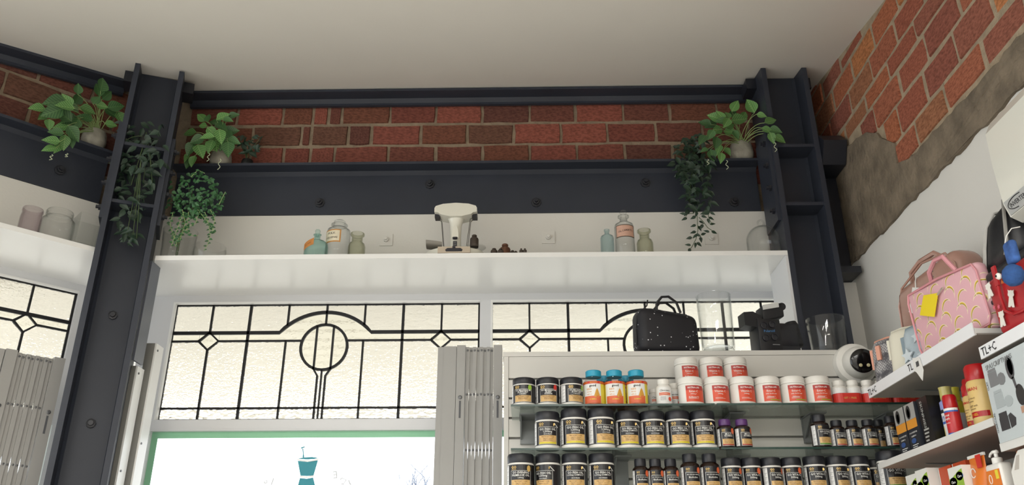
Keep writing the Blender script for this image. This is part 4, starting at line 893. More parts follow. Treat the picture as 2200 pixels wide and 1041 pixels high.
def gummy_bottle():
    r, h = .0385, .133; t = bpy.data.objects.new('gummy_bottle', None); COL.objects.link(t)
    MB().lathe([(r * .93, .0004), (r, .005), (r, h * .62), (r * .95, h * .69), (r * .80, h * .76), (r * .68, h * .80), (r * .68, h * .83)], 28).build('body', g_pet, t, smooth=True)
    MB().lathe([(r * .90, .002), (r * .95, .006), (r * .95, h * .55), (r * .5, h * .6)], 20).build('gummies', m_gummy, t, smooth=True)
    MB().lathe([(r * .72, h * .82), (r * .76, h * .83), (r * .76, h * .98), (r * .70, h * .998), (.002, h)], 28).build('lid', m_bluelid, t, smooth=True)
    k = r + .0004; lb = MB().patch(-1.6, 1.7, h * .05, h * .65, k, 18).build('label', m_yel, t); MB().patch(-1.1, .75, h * .05, h * .60, k + .0005, 12).build('white_panel', m_lw, lb); MB().patch(-.95, .72, h * .05, h * .25, k + .0009, 12).build('orange_panel', m_orng, lb); MB().patch(-1.6, 1.7, h * .59, h * .66, k + .0009, 18).build('red_band', m_redband, lb)
    tm = MB(); put_text(tm, 'good', .028, .012, on_cyl(k + .0012, -.05, h * .525), .03); tm.build('lettering', m_ink, lb)
    tm = MB(); [put_text(tm, 'VALUE PACK', .03, .005, on_cyl(k + .0013, a, h * .625), .01) for a in (-.9, .05, 1.0)]; tm.build('lettering', m_yel, lb)
    tm = MB(); put_text(tm, 'GUMMIES', .026, .007, on_cyl(k + .0013, -.05, h * .16)); tm.build('lettering', m_yel, lb)
    tm = MB(); [put_text(tm, q, .019, .008, on_cyl(k + .0012, -.38, h * (.44 - .075 * i)), .02) for i, q in enumerate(('KIDS', 'GOOD', 'VIT-C'))]; tm.build('orange_lettering', mat('soft_orange_ink', '#d89a55', .5), lb)
    mb = MB(); f0 = on_cyl(k + .0012, .34, h * .34); mb.add([f0(*q) for q in ((-.011, -.012), (-.004, -.018), (.005, -.018), (.011, -.010), (.005, .008), (.001, .016), (-.004, .008))], [tuple(range(7))]); mb.build('pear_print', mat('mustard_print', '#c9953a', .5), lb)
    return t
def white_bottle(r, h, kind):
    t = bpy.data.objects.new('tablet_bottle', None); COL.objects.link(t)
    MB().lathe([(r * .92, .0004), (r, .004), (r, h * .66), (r * .92, h * .73), (r * .72, h * .78), (r * .70, h * .80)], 24).build('body', m_wp, t, smooth=True)
    MB().lathe([(r * .74, h * .79), (r * .78, h * .80), (r * .78, h * .97), (r * .7, h), (.002, h)], 24).build('lid', m_wp, t, smooth=True)
    k = r + .0004; lb = MB().patch(-1.5, 1.5, h * .05, h * .66, k, 14).build('label', m_lw, t)
    if kind == 'clin':
        MB().patch(-.75, .75, h * .36, h * .46, k + .0005, 8).build('orange_band', m_orng, lb)
        tm = MB(); put_text(tm, 'Clinicians', .038, .008, on_cyl(k + .0009, 0, h * .54)); [tm.patch(-.6, .1, h * (.30 - .04 * i), h * (.31 - .04 * i), k + .0008, 4) for i in range(4)]; tm.build('lettering', mat('charcoal_ink', '#4a4a4c', .5), lb)
        tm = MB(); put_text(tm, 'Immune Defence C', .04, .0045, on_cyl(k + .0011, 0, h * .41)); tm.build('lettering', m_winkk, lb)
        mb = MB(); f0 = on_cyl(k + .0012, .62, h * .22); mb.add([f0(0, 0)] + [f0(.007 * cos(q * pi / 6), .008 * sin(q * pi / 6)) for q in range(12)], [(0, 1 + q, 1 + (q + 1) % 12) for q in range(12)]); mb.build('fruit_print', m_nut, lb)
    else:
        MB().patch(-1.5, 1.5, h * .42, h * .45, k + .0005, 10).build('blue_stripe', mat('pale_blue_print', '#7fa5c4', .5), lb)
    return t
GO_L = {'fish15': ((('GO FISH OIL', .66, .0095), ('1,500mg', .55, .0095), ('ODOURLESS', .455, .004)), m_ly, 'capsule'),
        'fish10': ((('GO FISH OIL', .67, .0075), ('1,000mg COMPACT', .57, .0085), ('ODOURLESS', .46, .004)), m_ly, 'capsule'),
        'prim': ((('GO EVENING', .68, .0075), ('PRIMROSE OIL', .575, .0075), ('1,000mg', .47, .006)), m_ly, m_goldink),
        'vitc': ((('GO VITA-C', .66, .0105), ('500mg', .54, .0085)), m_lg, m_orng),
        'vitc2': ((('GO VITA-C', .66, .0105), ('500mg', .54, .0085)), m_lg, 'capsule'),
        'mag': ((('GO MAGNESIUM', .68, .007), ('SUPPORT', .58, .007), ('1-A-DAY', .48, .005)), None, m_grn),
        'mag2': ((('GO MAGNESIUM', .68, .007), ('SLEEP', .58, .007), ('POWDER', .48, .005)), None, m_redband)}
PROTO = {}
def proto(k):
    if k in PROTO: return None
    if k[0] == 'go': o = go_jar(*GO_L[k[1]], r=k[2], h=k[3])
    elif k[0] == 'bot': o = go_jar(k[1], {'r': m_lr, 'g': m_lg, 'n': None}[k[4]], k[5] and m_orng, r=k[2], h=k[3], body=m_amberp, lid=m_purple if k[6] else m_lidk, shape='bottle'); o.name = 'supplement_bottle'
    elif k[0] == 'nut': o = nutra_jar(k[1], k[2])
    elif k[0] == 'gum': o = gummy_bottle()
    else: o = white_bottle(k[1], k[2], k[3])
    PROTO[k] = o; return o
def put(k, px, zbase, Y, label, cat, group, yaw=0.0, py=None):
    o = proto(k) or copy_tree(PROTO[k])
    py = py or {Z1: 860, Z2: 955, Z3: 1041}.get(zbase, 900)
    o.location = (at_y(px, py, Y).x, Y, zbase + .0002); o.rotation_euler = (0, 0, yaw); return tag(o, label, cat, group)
OR = ['first', 'second', 'third', 'fourth', 'fifth', 'sixth', 'seventh', 'eighth', 'ninth', 'tenth', 'eleventh', 'twelfth', 'thirteenth']
JR = random.Random(5); YJ = 3.005
Gt, Gm, Gl = 'jars on the upper glass shelf', 'jars on the middle glass shelf', 'jars on the lowest glass shelf'
for i, (px, k) in enumerate(((1126, 'mag'), (1177, 'mag2'), (1228, 'mag'))):
    put(('go', k, .0425, .104), px, Z1, YJ, '%s short black lidded white jar from the left on the upper glass shelf' % OR[i], 'jar', Gt, (-.1, .05, .45)[i])
for i, px in enumerate((1277, 1322, 1369.5)):
    put(('gum',), px, Z1, YJ, '%s gummy bottle with turquoise lid from the left on the upper shelf' % OR[i], 'bottle', 'gummy bottles', (-.15, 0, -.05)[i])
for i, px in enumerate((1300, 1347)):
    put(('gum',), px, Z1, 3.09, 'turquoise lidded gummy bottle in the back row showing between the front %s' % ('first and second', 'second and third')[i], 'bottle', 'gummy bottles', .2)
put(('wb', .0285, .098, 'clin'), 1427, Z1, 3.0, 'small white tablet bottle with an orange band in front of its twins', 'bottle', 'white tablet bottles')
put(('wb', .0285, .098, 'clin'), 1450, Z1, 3.065, 'small white tablet bottle half hidden beside the first white tub', 'bottle', 'white tablet bottles', -.2)
put(('wb', .026, .080, 'clin'), 1407, Z1, 3.07, 'shorter white tablet bottle right behind the last gummy bottle', 'bottle', 'white tablet bottles', .2)
NL = {'v': (('Vitamin C', .0075), ('500mg', .0065)), 'e': (('Ester-C', .0075), ('1000mg +', .0055), ('Bioflavonoids', .005)), 'k': (('Ester-C', .0075), ('with Vit D3 and', .0045), ('Echinacea +', .0045))}
for i, (px, k) in enumerate(((1485, 'e'), (1541, 'v'), (1596, 'v'), (1651.5, 'k'), (1706, 'k'), (1760, 'k'))):
    put(('nut', NL[k], k == 'k'), px, Z1, YJ, '%s white tub with orange label from the left in the front row' % OR[i], 'tub', 'white vitamin tubs', (-.06, -.03, 0, -.12, -.15, -.17)[i])
for i, (px, k) in enumerate(((1476, 'e'), (1529, 'v'), (1581, 'v'))):
    put(('nut', NL['v'], False), px, Z1, 3.115, 'white tub in the back row carrying the %s stacked tub' % OR[i], 'tub', 'white vitamin tubs')
    put(('nut', NL[k], False), px - 1, Z1 + .1034, 3.115, '%s white tub from the left in the stacked upper row' % OR[i], 'tub', 'white vitamin tubs', -.05, 800)
# banded twin packs
for i, (a, b) in enumerate(((1806, 1836), (1868, 1899), (1930, 1961))):
    x0, x1 = at_y(a, 860, 3.0).x, at_y(b, 860, 3.0).x
    for j, px in enumerate((a, b)):
        put(('wb', .0262, .090, 'twin'), px, Z1, 3.0, '%s bottle of the %s red banded twin pack on the upper shelf' % (('left', 'right')[j], OR[i]), 'bottle', 'red banded twin packs')
    rr = .0275; n = 10; pts = [(x0 - rr * sin(q), 3.0 - rr * cos(q)) for q in [pi - pi * s / n for s in range(n, -1, -1)]]
    pts = [(x0 + rr * cos(q), 3.0 + rr * sin(q)) for q in [pi / 2 + pi * s / n for s in range(n + 1)]] + [(x1 + rr * cos(q), 3.0 + rr * sin(q)) for q in [-pi / 2 + pi * s / n for s in range(n + 1)]]
    t = thing('promo_sleeve', 'red paper sleeve wrapping the %s twin pack' % OR[i], 'sleeve', (0, 0, 0), group='red promo sleeves')
    m_ = len(pts); MB().add([(x, y, Z1 + .004) for x, y in pts] + [(x, y, Z1 + .040) for x, y in pts], [(q, (q + 1) % m_, m_ + (q + 1) % m_, m_ + q) for q in range(m_)]).build('sleeve', m_redband, t)
    tm = MB(); put_text(tm, 'GET 1 FREE', .046, .009, on_front((x0 + x1) / 2, Z1 + .022, 3.0 - rr - .0006)); tm.build('lettering', m_goldink, t)
for i, (px, k, dy, yw) in enumerate(((1176.5, 'fish15', 0, 0), (1234.5, 'fish15', -.005, .05), (1293, 'fish15', -.008, .30), (1351.5, 'fish10', 0, 0), (1405, 'fish10', 0, .03), (1459.5, 'fish10', 0, .02), (1513.5, 'fish10', 0, -.05))):
    big = i in (1, 2); put(('go', k, .0478 if big else .0448, .1425 if big else .134), px, Z2, YJ + dy, '%s black lidded fish oil jar from the left on the middle shelf' % OR[i], 'jar', Gm, yw)
for i, (px, k) in enumerate(((1223, 'fish15'),)): put(('go', 'fish15', .0448, .134), px, Z2, 3.105, 'black lidded jar in the back row behind the first two fish oil jars', 'jar', Gm, .3)
LB = {'mult': (('MULTI', .66, .006), ('WOMENS', .56, .005)), 'lys': (('GO LYSINE', .66, .006), ('1,000mg', .56, .005)), 'sup': (('GO SUPPORT', .66, .006), ('COMPLEX', .56, .005)), 'coq': (('GO CO-Q10 400mg', .66, .006), ('BioActive', .56, .006))}
for i, px in enumerate((1561, 1598)):
    put(('bot', LB['mult'], .0300, .103, 'r', True, True), px, Z2, 2.99, '%s purple lidded bottle on the middle shelf' % ('left', 'right')[i], 'bottle', 'purple lidded bottles', .1 + .25 * i)
for i, (px, k, r_, h_, s) in enumerate(((1766, 'lys', .033, .118, 'g'), (1803, 'sup', .0272, .098, 'r'), (1837, 'sup', .0272, .098, 'r'), (1871, 'sup', .0272, .100, 'r'), (1894, 'lys', .0272, .112, 'r'), (1921, 'sup', .0265, .112, 'r'), (1955, 'lys', .0272, .115, 'r'))):
    put(('bot', LB[k], r_, h_, s, False, False), px, Z2, 2.99 + (.065 if i in (4,) else 0), '%s small dark bottle from the left at the right end of the middle shelf' % OR[i], 'bottle', 'small dark bottles', .25)
for i, (px, k, r_, yw) in enumerate(((1119, 'prim', .0475, .0), (1178, 'fish15', .0445, -.45), (1235.5, 'fish10', .0455, 0), (1294, 'fish10', .0455, 0))):
    put(('go', k, r_, .140), px, Z3, YJ, '%s big black lidded jar from the left on the lowest shelf' % OR[i], 'jar', Gl, yw)
for i, (px, r_, h_) in enumerate(((1378, .0285, .122), (1410.5, .0285, .121), (1443.5, .0285, .121), (1485.5, .0345, .138), (1528, .0345, .138))):
    put(('bot', LB['coq'], r_, h_, 'n', True, False), px, Z3, YJ - .01, '%s dark bottle from the left beside the big jars on the lowest shelf' % OR[i], 'bottle', 'dark bottles on the lowest shelf', .1)
for i, (px, k, r_, yw) in enumerate(((1575, 'vitc', .0355, .1), (1618, 'vitc', .0345, -.1), (1661, 'vitc', .0355, .35), (1705, 'vitc', .0355, -.1), (1755, 'vitc2', .0385, -.05), (1803, 'vitc2', .037, .35), (1850, 'vitc2', .0375, 0.05))):
    put(('go', k, r_, .124 if i < 4 else .128), px, Z3, YJ, '%s vitamin C jar from the left on the lowest shelf' % OR[i], 'jar', Gl, yw)
put(('go', 'vitc2', .0455, .138), 1921, Z3, 2.965, 'vitamin C jar at the right end tucked under the side shelf', 'jar', Gl, .05)
put(('go', 'vitc2', .042, .124), 1887, Z3, 3.06, 'vitamin C jar in the back row before the right end', 'jar', Gl, .2)
# ---- things on top of the display
def top_at(px, Y): return Vector((at_y(px, 750, Y).x, Y, ZSL + .0004))
def speckle():
    m = bpy.data.materials.new('black_speckled_fabric'); m.use_nodes = True; nt = m.node_tree; p = nt.nodes['Principled BSDF']; p.inputs['Roughness'].default_value = .6
    tc = nt.nodes.new('ShaderNodeTexCoord'); v = nt.nodes.new('ShaderNodeTexVoronoi'); v.inputs['Scale'].default_value = 55; nt.links.new(tc.outputs['Object'], v.inputs['Vector'])
    r = nt.nodes.new('ShaderNodeValToRGB'); r.color_ramp.interpolation = 'CONSTANT'; r.color_ramp.elements[0].color = (.75, .75, .78, 1); r.color_ramp.elements[1].position = .13; r.color_ramp.elements[1].color = (.008, .008, .012, 1)
    nt.links.new(v.outputs['Distance'], r.inputs['Fac']); nt.links.new(r.outputs['Color'], p.inputs['Base Color']); return m
m_spk = speckle(); m_blk = mat('black_webbing', '#141418', .6)
t = thing('toiletry_bag', 'black speckled toiletry bag with two strap handles on top of the display', 'bag', top_at(1432, 3.275), radians(14))
MB().rbox(.268, .115, .180, .035, 4, (0, 0, .0905), lambda v: (v.x * (1 - .05 * (v.z / .18)), v.y, v.z - .012 * (v.x / .134) * (v.z / .18))).build('bag_body', m_spk, t, smooth=True, angle=60)
MB().tube([(-.136, -.02, .03), (-.1355, -.02, .10), (-.128, -.02, .155), (-.09, -.02, .187), (.0, -.02, .184), (.09, -.02, .176), (.127, -.02, .145)], .003, 6).build('zip', m_blk, t)
for y, dx in ((-.045, 0), (.03, .02)): MB().tube([(-.05 + dx, y, .178), (-.052 + dx, y - .01, .205), (-.03 + dx, y - .015, .232), (.0 + dx, y - .015, .236), (.035 + dx, y - .01, .215), (.055 + dx, y, .174)], .0055, 6).build('handle', m_blk, t, smooth=True)
MB().tube([(-.10, -.02, .185), (-.085, -.03, .20), (-.08, -.03, .225)], .003, 5).build('zip_pull', m_blk, t)
t = thing('cylinder_vase', 'tall clear glass cylinder vase with a thick base between bag and camera', 'vase', top_at(1544, 3.25))
MB().lathe([(.060, .0004), (.064, .006), (.066, .03), (.0705, .245), (.0708, .248), (.067, .247), (.063, .035), (.058, .026), (.002, .024)], 40).build('glass_body', g_cyl, t, smooth=True)
MB().lathe([(.055, .006), (.061, .012), (.061, .018), (.055, .022), (.002, .0225)], 32, cap0=True).build('thick_base', g_clear, t, smooth=True)
t = thing('glass_pot', 'short wide clear glass pot on the display in front of the column', 'vase', top_at(1782, 3.26))
MB().lathe([(.058, .0004), (.066, .004), (.069, .02), (.0755, .145), (.0755, .148), (.0725, .147), (.066, .02), (.002, .012)], 40).build('glass_body', g_vase, t, smooth=True)
# instant camera
m_cam = mat('matt_black_camera', '#17181c', .5); m_cam2 = mat('satin_black_camera', '#202127', .35)
t = thing('instant_camera', 'old black instant camera with flash and hand strap on the display', 'camera', top_at(1660, 3.28), radians(10))
b = MB().rbox(.098, .09, .135, .006, 2, (-.035, -.02, .068), lambda v: (v.x, v.y - .15 * (v.z - .068) * .2, v.z)).build('body', m_cam, t, smooth=True, angle=30)
for i, (x, z) in enumerate(((-.058, .105), (-.022, .110), (-.056, .053), (-.018, .058))):
    MB().lathe([(.015, 0), (.015, .006), (.011, .007), (.0105, .003), (.001, .003)], 20).xf(Matrix.Translation((x, -.066, z)) @ Matrix.Rotation(pi / 2, 4, 'X')).build('lens', m_cam2, b, smooth=True)
tm = MB(); put_text(tm, 'Polaroid', .046, .013, lambda x, z: (-.038 + x, -.0675, .083 + z + x * .08), .005); tm.build('lettering', mat('blue_print', '#4f86c0', .5), b)
MB().box(-.03, .0, -.0668, -.066, .026, .028).build('trim_line', mat('silver_print', '#9a9a9c', .4), b)
fl = MB().rbox(.095, .065, .062, .006, 2, (0, -.015, .175), lambda v: (v.x, v.y, v.z + (v.x) * .22)).build('flash_head', m_cam, t, smooth=True, angle=30)
MB().prism([(-.044, .178), (.026, .193), (.026, .214), (-.044, .199)], -.052, -.0475).build('flash_window', mat('frosted_flash_lens', '#c9cac8', .25), fl)
MB().lathe([(.014, -.032), (.016, -.028), (.016, .028), (.014, .032)], 16).xf(Matrix.Translation((.045, -.015, .20)) @ Matrix.Rotation(pi / 2, 4, 'X')).build('flash_hinge', m_cam2, fl, smooth=True)
MB().prism([(-.135, .105), (-.085, .098), (-.060, .118), (-.060, .148), (-.095, .165), (-.135, .160)], -.06, .0).build('viewfinder', m_cam, t)
MB().rbox(.09, .07, .10, .008, 2, (.055, -.005, .080)).build('film_back', m_cam2, t, smooth=True, angle=30)
gr = MB()
for i in range(5): gr.lathe([(.026, 0), (.029, .006), (.029, .016), (.026, .022)], 18).v
MB().lathe([(.022, .03), (.028, .04), (.027, .05), (.029, .06), (.027, .07), (.029, .08), (.027, .09), (.029, .10), (.027, .11), (.028, .125), (.022, .14)], 18).xf(Matrix.Translation((.108, -.01, .005)) @ Matrix.Rotation(radians(-8), 4, 'Y')).build('hand_grip', m_cam, t, smooth=True)
MB().box(-.02, .10, -.04, .03, .0005, .032).build('foot', m_cam2, t)
# security camera
p = at_y(1842, 778, 3.16); t = thing('dome_camera', 'white dome security camera mounted at the top of the display panel', 'security camera', (p.x, Y_SL - .001, p.z))
def ylathe(prof, n, c=(0, 0, 0), tilt=0.0, turn=0.0): return MB().lathe(prof, n).xf(Matrix.Translation(c) @ Matrix.Rotation(turn, 4, 'Z') @ Matrix.Rotation(pi / 2 + tilt, 4, 'X'))
ylathe([(.082, 0), (.082, .018), (.078, .030), (.060, .040), (.03, .041)], 40).build('base', m_wp, t, smooth=True)
ylathe([(.060, -.04)] + [(.062 * cos(a), .062 * sin(a)) for a in [i * (pi / 2 - .45) / 8 for i in range(9)]] + [(.002, .0565)], 36, (.0, -.055, -.004), .15, -.12).build('ball', m_wp, t, smooth=True)
f = ylathe([(.046, .0475), (.046, .0555), (.040, .060), (.02, .062), (.001, .0625)], 32, (.0, -.055, -.004), .15, -.12).build('black_face', mat('gloss_black_face', '#0b0b0d', .12), t, smooth=True)
for dx in (-.013, .016): ylathe([(.0065, .060), (.0065, .0635), (.004, .0645), (.001, .0645)], 14, (.0 + dx, -.055, -.022), .15, -.12).build('lens', mat('lens_ring', '#b9b08a' if dx < 0 else '#77787c', .3), f, smooth=True)
# ================================================================== SIDE SHELVES ON THE RIGHT WALL
XF = 1.20; XB = XW - .004; RR = radians(-90)
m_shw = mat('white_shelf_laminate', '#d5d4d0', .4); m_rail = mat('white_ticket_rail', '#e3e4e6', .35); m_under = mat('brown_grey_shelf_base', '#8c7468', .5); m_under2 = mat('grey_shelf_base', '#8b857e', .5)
def side_shelf(label, y0, y1, z0, rail=0.0, under=m_under, tickets=()):
    """z0 = underside; rail = height of a ticket strip clipped to the front edge"""
    t = thing('side_shelf', label, 'shelf', (0, 0, 0), group='white shelves on the right wall')
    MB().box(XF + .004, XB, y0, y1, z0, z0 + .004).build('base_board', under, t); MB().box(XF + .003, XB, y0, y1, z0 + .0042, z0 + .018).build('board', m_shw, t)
    MB().box(XF, XF + .0028, y0, y1, z0 - .001, z0 + .019).build('front_edge', m_shw, t)
    for yb in (y0 + .08, y1 - .12): MB().prism([(XB - .004, z0 - .001), (XF + .10, z0 - .001), (XF + .11, z0 - .003), (XB - .004, z0 - .009)], yb, yb + .004).build('bracket', m_bracket, t)
    if rail:
        rl = MB().box(XF - .004, XF - .0012, y0, y1, z0 - .002, z0 + rail).build('ticket_rail', m_rail, t)
        for yc, txt, cx in tickets:
            tm = MB(); put_text(tm, txt, .08, .022, lambda x, z: (XF - .0048, yc - x, z0 + rail / 2 - .001 + z), .006); tm.build('lettering', m_ink, rl)
    return t
side_shelf('upper side shelf with ticket rail carrying the cosmetic bags', 2.137, 2.876, 2.255, .034, m_under2, ((2.84, 'TL+C', 0), (2.53, 'TL', 0)))
side_shelf('nearer upper side shelf with ticket rail under the red bear bag', 1.25, 2.131, 2.187, .030, m_under2, ((2.085, 'TL+C', 0),))
side_shelf('middle side shelf carrying the insect spray cans', 2.152, 2.90, 2.018)
side_shelf('nearer middle side shelf under the charcoal mask box', 1.25, 2.146, 1.950)
side_shelf('lower side shelf carrying the orange boxes', 2.152, 2.90, 1.832)
side_shelf('nearer lower side shelf under the pump bottle', 1.25, 2.146, 1.790)
ZU, ZU2, ZM, ZM2, ZL, ZL2 = 2.2734, 2.2054, 2.0364, 1.9684, 1.8504, 1.8084
def sp(px, py, X, z):
    p = at_x(px, py, X); return Vector((X, p.y, z + .0003))
# ---- cosmetic bags
def banana_mat():
    """flat print: rows of yellow crescents with a dark inner line on pink"""
    m = bpy.data.materials.new('pink_banana_print'); m.use_nodes = True; nt = m.node_tree; p = nt.nodes['Principled BSDF']; p.inputs['Roughness'].default_value = .5
    N = lambda t, **k: nt.nodes.new(t)
    def math(op, a, b=None, c=None):
        n = nt.nodes.new('ShaderNodeMath'); n.operation = op
        for i, v in enumerate((a, b, c)):
            if v is None: continue
            if isinstance(v, (int, float)): n.inputs[i].default_value = v
            else: nt.links.new(v, n.inputs[i])
        return n.outputs[0]
    tc = N('ShaderNodeTexCoord'); mpp = N('ShaderNodeMapping'); mpp.inputs['Scale'].default_value = (.62, .62, .62); nt.links.new(tc.outputs['Object'], mpp.inputs[0]); sp_ = N('ShaderNodeSeparateXYZ'); nt.links.new(mpp.outputs[0], sp_.inputs[0])
    col = None; C = (*lin('#d8a8b0'), 1)
    def layer(prev, ox, oz, ang, sx, sz):
        ca, sa = cos(ang), sin(ang)
        xx = math('ADD', math('MULTIPLY', sp_.outputs['X'], 1), ox); zz = math('ADD', sp_.outputs['Z'], oz)
        row = math('FLOOR', math('DIVIDE', zz, sz)); xs = math('ADD', xx, math('MULTIPLY', row, sx * .5))
        u = math('SUBTRACT', math('MODULO', math('ADD', xs, 10 * sx), sx), sx / 2); v = math('SUBTRACT', math('MODULO', math('ADD', zz, 10 * sz), sz), sz / 2)
        ur = math('ADD', math('MULTIPLY', u, ca), math('MULTIPLY', v, sa)); vr = math('SUBTRACT', math('MULTIPLY', v, ca), math('MULTIPLY', u, sa))
        d1 = math('SQRT', math('ADD', math('MULTIPLY', ur, ur), math('MULTIPLY', math('SUBTRACT', vr, -.010), math('SUBTRACT', vr, -.010))))
        d2 = math('SQRT', math('ADD', math('MULTIPLY', ur, ur), math('MULTIPLY', math('SUBTRACT', vr, -.0155), math('SUBTRACT', vr, -.0155))))
        def mix(fac, c0, c1):
            x = nt.nodes.new('ShaderNodeMix'); x.data_type = 'RGBA'; nt.links.new(fac, x.inputs['Factor'])
            if isinstance(c0, tuple): x.inputs['A'].default_value = c0
            else: nt.links.new(c0, x.inputs['A'])
            x.inputs['B'].default_value = c1; return x.outputs['Result']
        out = math('MULTIPLY', math('LESS_THAN', d1, .0165), math('GREATER_THAN', d2, .0160))
        ins = math('MULTIPLY', math('LESS_THAN', d1, .0150), math('GREATER_THAN', d2, .0172))
        ln = math('MULTIPLY', math('LESS_THAN', d1, .0150), math('MULTIPLY', math('GREATER_THAN', d2, .0172), math('LESS_THAN', d2, .0182)))
        a = mix(out, prev, (*lin('#e6d2b4'), 1)); b = mix(ins, a, (*lin('#cfae2e'), 1)); return mix(ln, b, (*lin('#6b6038'), 1))
    c1 = layer(C, 0, 0, -.5, .052, .040); c2 = layer(c1, .026, .020, .6, .052, .040)
    nt.links.new(c2, p.inputs['Base Color']); return m
m_pinkpipe = mat('pink_piping', '#cf8f96', .5); m_tagw = mat('white_swing_tag', '#dddcd8', .6); m_tagy = mat('yellow_swing_tag', '#e3cb1e', .6)
def taper(k, lean=0.0, dome=0.0): return lambda v: (v.x * (1 - k * v.z) + lean * v.z, v.y, v.z)
# banana bag: face corners read at X = 1.235
t = thing('cosmetic_bag', 'flat pink cosmetic bag with banana print and yellow tag', 'bag', Vector((1.252, 2.318, ZU + .0005)), RR + radians(4))
def bshape(v): return (v.x * 1.0 - .10 * (v.z - .1) , v.y, v.z + .10 * (-v.x + .19) * (v.z / .2))
MB().rbox(.370, .042, .195, .018, 4, (0, 0, .0985), bshape).build('bag_body', banana_mat(), t, smooth=True, angle=60)
edge = [(-.172, -.02, .012), (-.184, -.02, .035), (-.184, -.02, .165), (-.172, -.02, .188), (0, -.02, .195), (.172, -.02, .188), (.184, -.02, .165), (.184, -.02, .03), (.172, -.02, .012), (0, -.02, .005), (-.172, -.02, .012)]
MB().tube([bshape(Vector(q)) for q in edge], .0035, 6).build('piping', m_pinkpipe, t, smooth=True)
MB().tube([bshape(Vector(q)) for q in ((-.055, -.005, .193), (-.03, -.02, .222), (.02, -.025, .245), (.06, -.022, .246), (.068, -.015, .225), (.075, -.005, .20))], .007, 6).build('handle', m_pinkpipe, t, smooth=True)
MB().prism([(-.080, .186), (-.004, .166), (-.048, .106), (-.122, .136)], -.031, -.0295).build('swing_tag', m_tagy, t, label='yellow swing tag')
MB().tube([(-.012, -.029, .162), (.012, -.029, .170), (.022, -.029, .172)], .003, 6).build('zip_pull', mat('nickel_zip', '#c9c6bc', .3, metal=.7), t)
# rose gold bag behind
m_rose = mat('rose_gold_vinyl', '#a98274', .25, var=.08, vscale=5, coat=.3)
t = thing('cosmetic_bag', 'tall shiny rose gold bag with studs and a white tag', 'bag', Vector((1.405, 2.655, ZU + .0005)), RR + radians(6))
def rshape(v): return (v.x * (1 - .22 * max(0, v.z - .2)) + .06 * (v.z - .2), v.y, v.z - .10 * max(0, -v.x) * (v.z / .36) + .02 * cos(v.x * 8) * (v.z > .3))
MB().rbox(.39, .12, .37, .045, 5, (0, 0, .1855), rshape).build('bag_body', m_rose, t, smooth=True, angle=60)
for y in (-.05, .05): MB().tube([rshape(Vector(q)) for q in ((-.165, y, .06), (-.182, y, .12), (-.184, y, .31), (-.15, y, .358), (0, y, .370), (.14, y, .362), (.18, y, .32), (.185, y, .15))], .004, 6).build('piping', m_rose, t, smooth=True)
MB().tube([(-.11, -.02, .352), (-.09, -.03, .395), (-.03, -.03, .412), (.06, -.03, .408), (.10, -.02, .372)], .009, 6).build('handle', m_rose, t, smooth=True)
for i in range(5): MB().lathe([(.004, 0), (.003, .003), (.0005, .004)], 10).xf(Matrix.Translation((.075 - .002 * i, -.0605, .335 - .018 * i)) @ Matrix.Rotation(pi / 2, 4, 'X')).build('stud', mat('silver_stud', '#d9d5cc', .25, metal=.8), t)
tg = MB().prism([(-.045, .322), (.005, .302), (-.036, .215), (-.095, .250)], -.0665, -.065).build('swing_tag', m_tagw, t, label='white barcode swing tag')
tm = MB(); [tm.box(-.046 + .0045 * k, -.0435 + .0045 * k, -.0672, -.0666, .292 - .002 * k, .306 - .002 * k) for k in range(6)]; tm.build('barcode', m_ink, tg)
MB().tube([(-.028, -.066, .310), (-.025, -.064, .335), (-.035, -.05, .36)], .002, 5).build('tag_cord', m_tagw, t)
# snakeskin clutch, white pouch, pale blue star pouch
def snake():
    m = bpy.data.materials.new('grey_snakeskin_print'); m.use_nodes = True; nt = m.node_tree; p = nt.nodes['Principled BSDF']; p.inputs['Roughness'].default_value = .45
    tc = nt.nodes.new('ShaderNodeTexCoord'); mp = nt.nodes.new('ShaderNodeMapping'); mp.inputs['Rotation'].default_value = (0, radians(45), 0); v = nt.nodes.new('ShaderNodeTexVoronoi'); v.inputs['Scale'].default_value = 130; v.inputs['Randomness'].default_value = .2; v.feature = 'DISTANCE_TO_EDGE'; n = nt.nodes.new('ShaderNodeTexNoise'); n.inputs['Scale'].default_value = 26
    nt.links.new(tc.outputs['Object'], mp.inputs[0]); nt.links.new(mp.outputs[0], v.inputs['Vector']); nt.links.new(tc.outputs['Object'], n.inputs['Vector'])
    r = nt.nodes.new('ShaderNodeValToRGB'); r.color_ramp.elements[0].position = .05; r.color_ramp.elements[0].color = (*lin('#6d6c70'), 1); r.color_ramp.elements[1].position = .25; r.color_ramp.elements[1].color = (*lin('#b9b7b6'), 1); nt.links.new(v.outputs['Distance'], r.inputs['Fac'])
    r2 = nt.nodes.new('ShaderNodeValToRGB'); r2.color_ramp.elements[0].position = .42; r2.color_ramp.elements[0].color = (.45, .45, .47, 1); r2.color_ramp.elements[1].position = .52; r2.color_ramp.elements[1].color = (1, 1, 1, 1); nt.links.new(n.outputs['Fac'], r2.inputs['Fac'])
    mx = nt.nodes.new('ShaderNodeMix'); mx.data_type = 'RGBA'; mx.blend_type = 'MULTIPLY'; mx.inputs['Factor'].default_value = 1; nt.links.new(r.outputs[0], mx.inputs['A']); nt.links.new(r2.outputs[0], mx.inputs['B']); nt.links.new(mx.outputs['Result'], p.inputs['Base Color']); return m
m_snk = snake(); m_peach = mat('peach_leather', '#d39a84', .45); m_cream = mat('cream_leather', '#d9d5c4', .35); m_bluec = mat('pale_blue_quilt', '#a9b6bd', .5, var=.08, vscale=30)
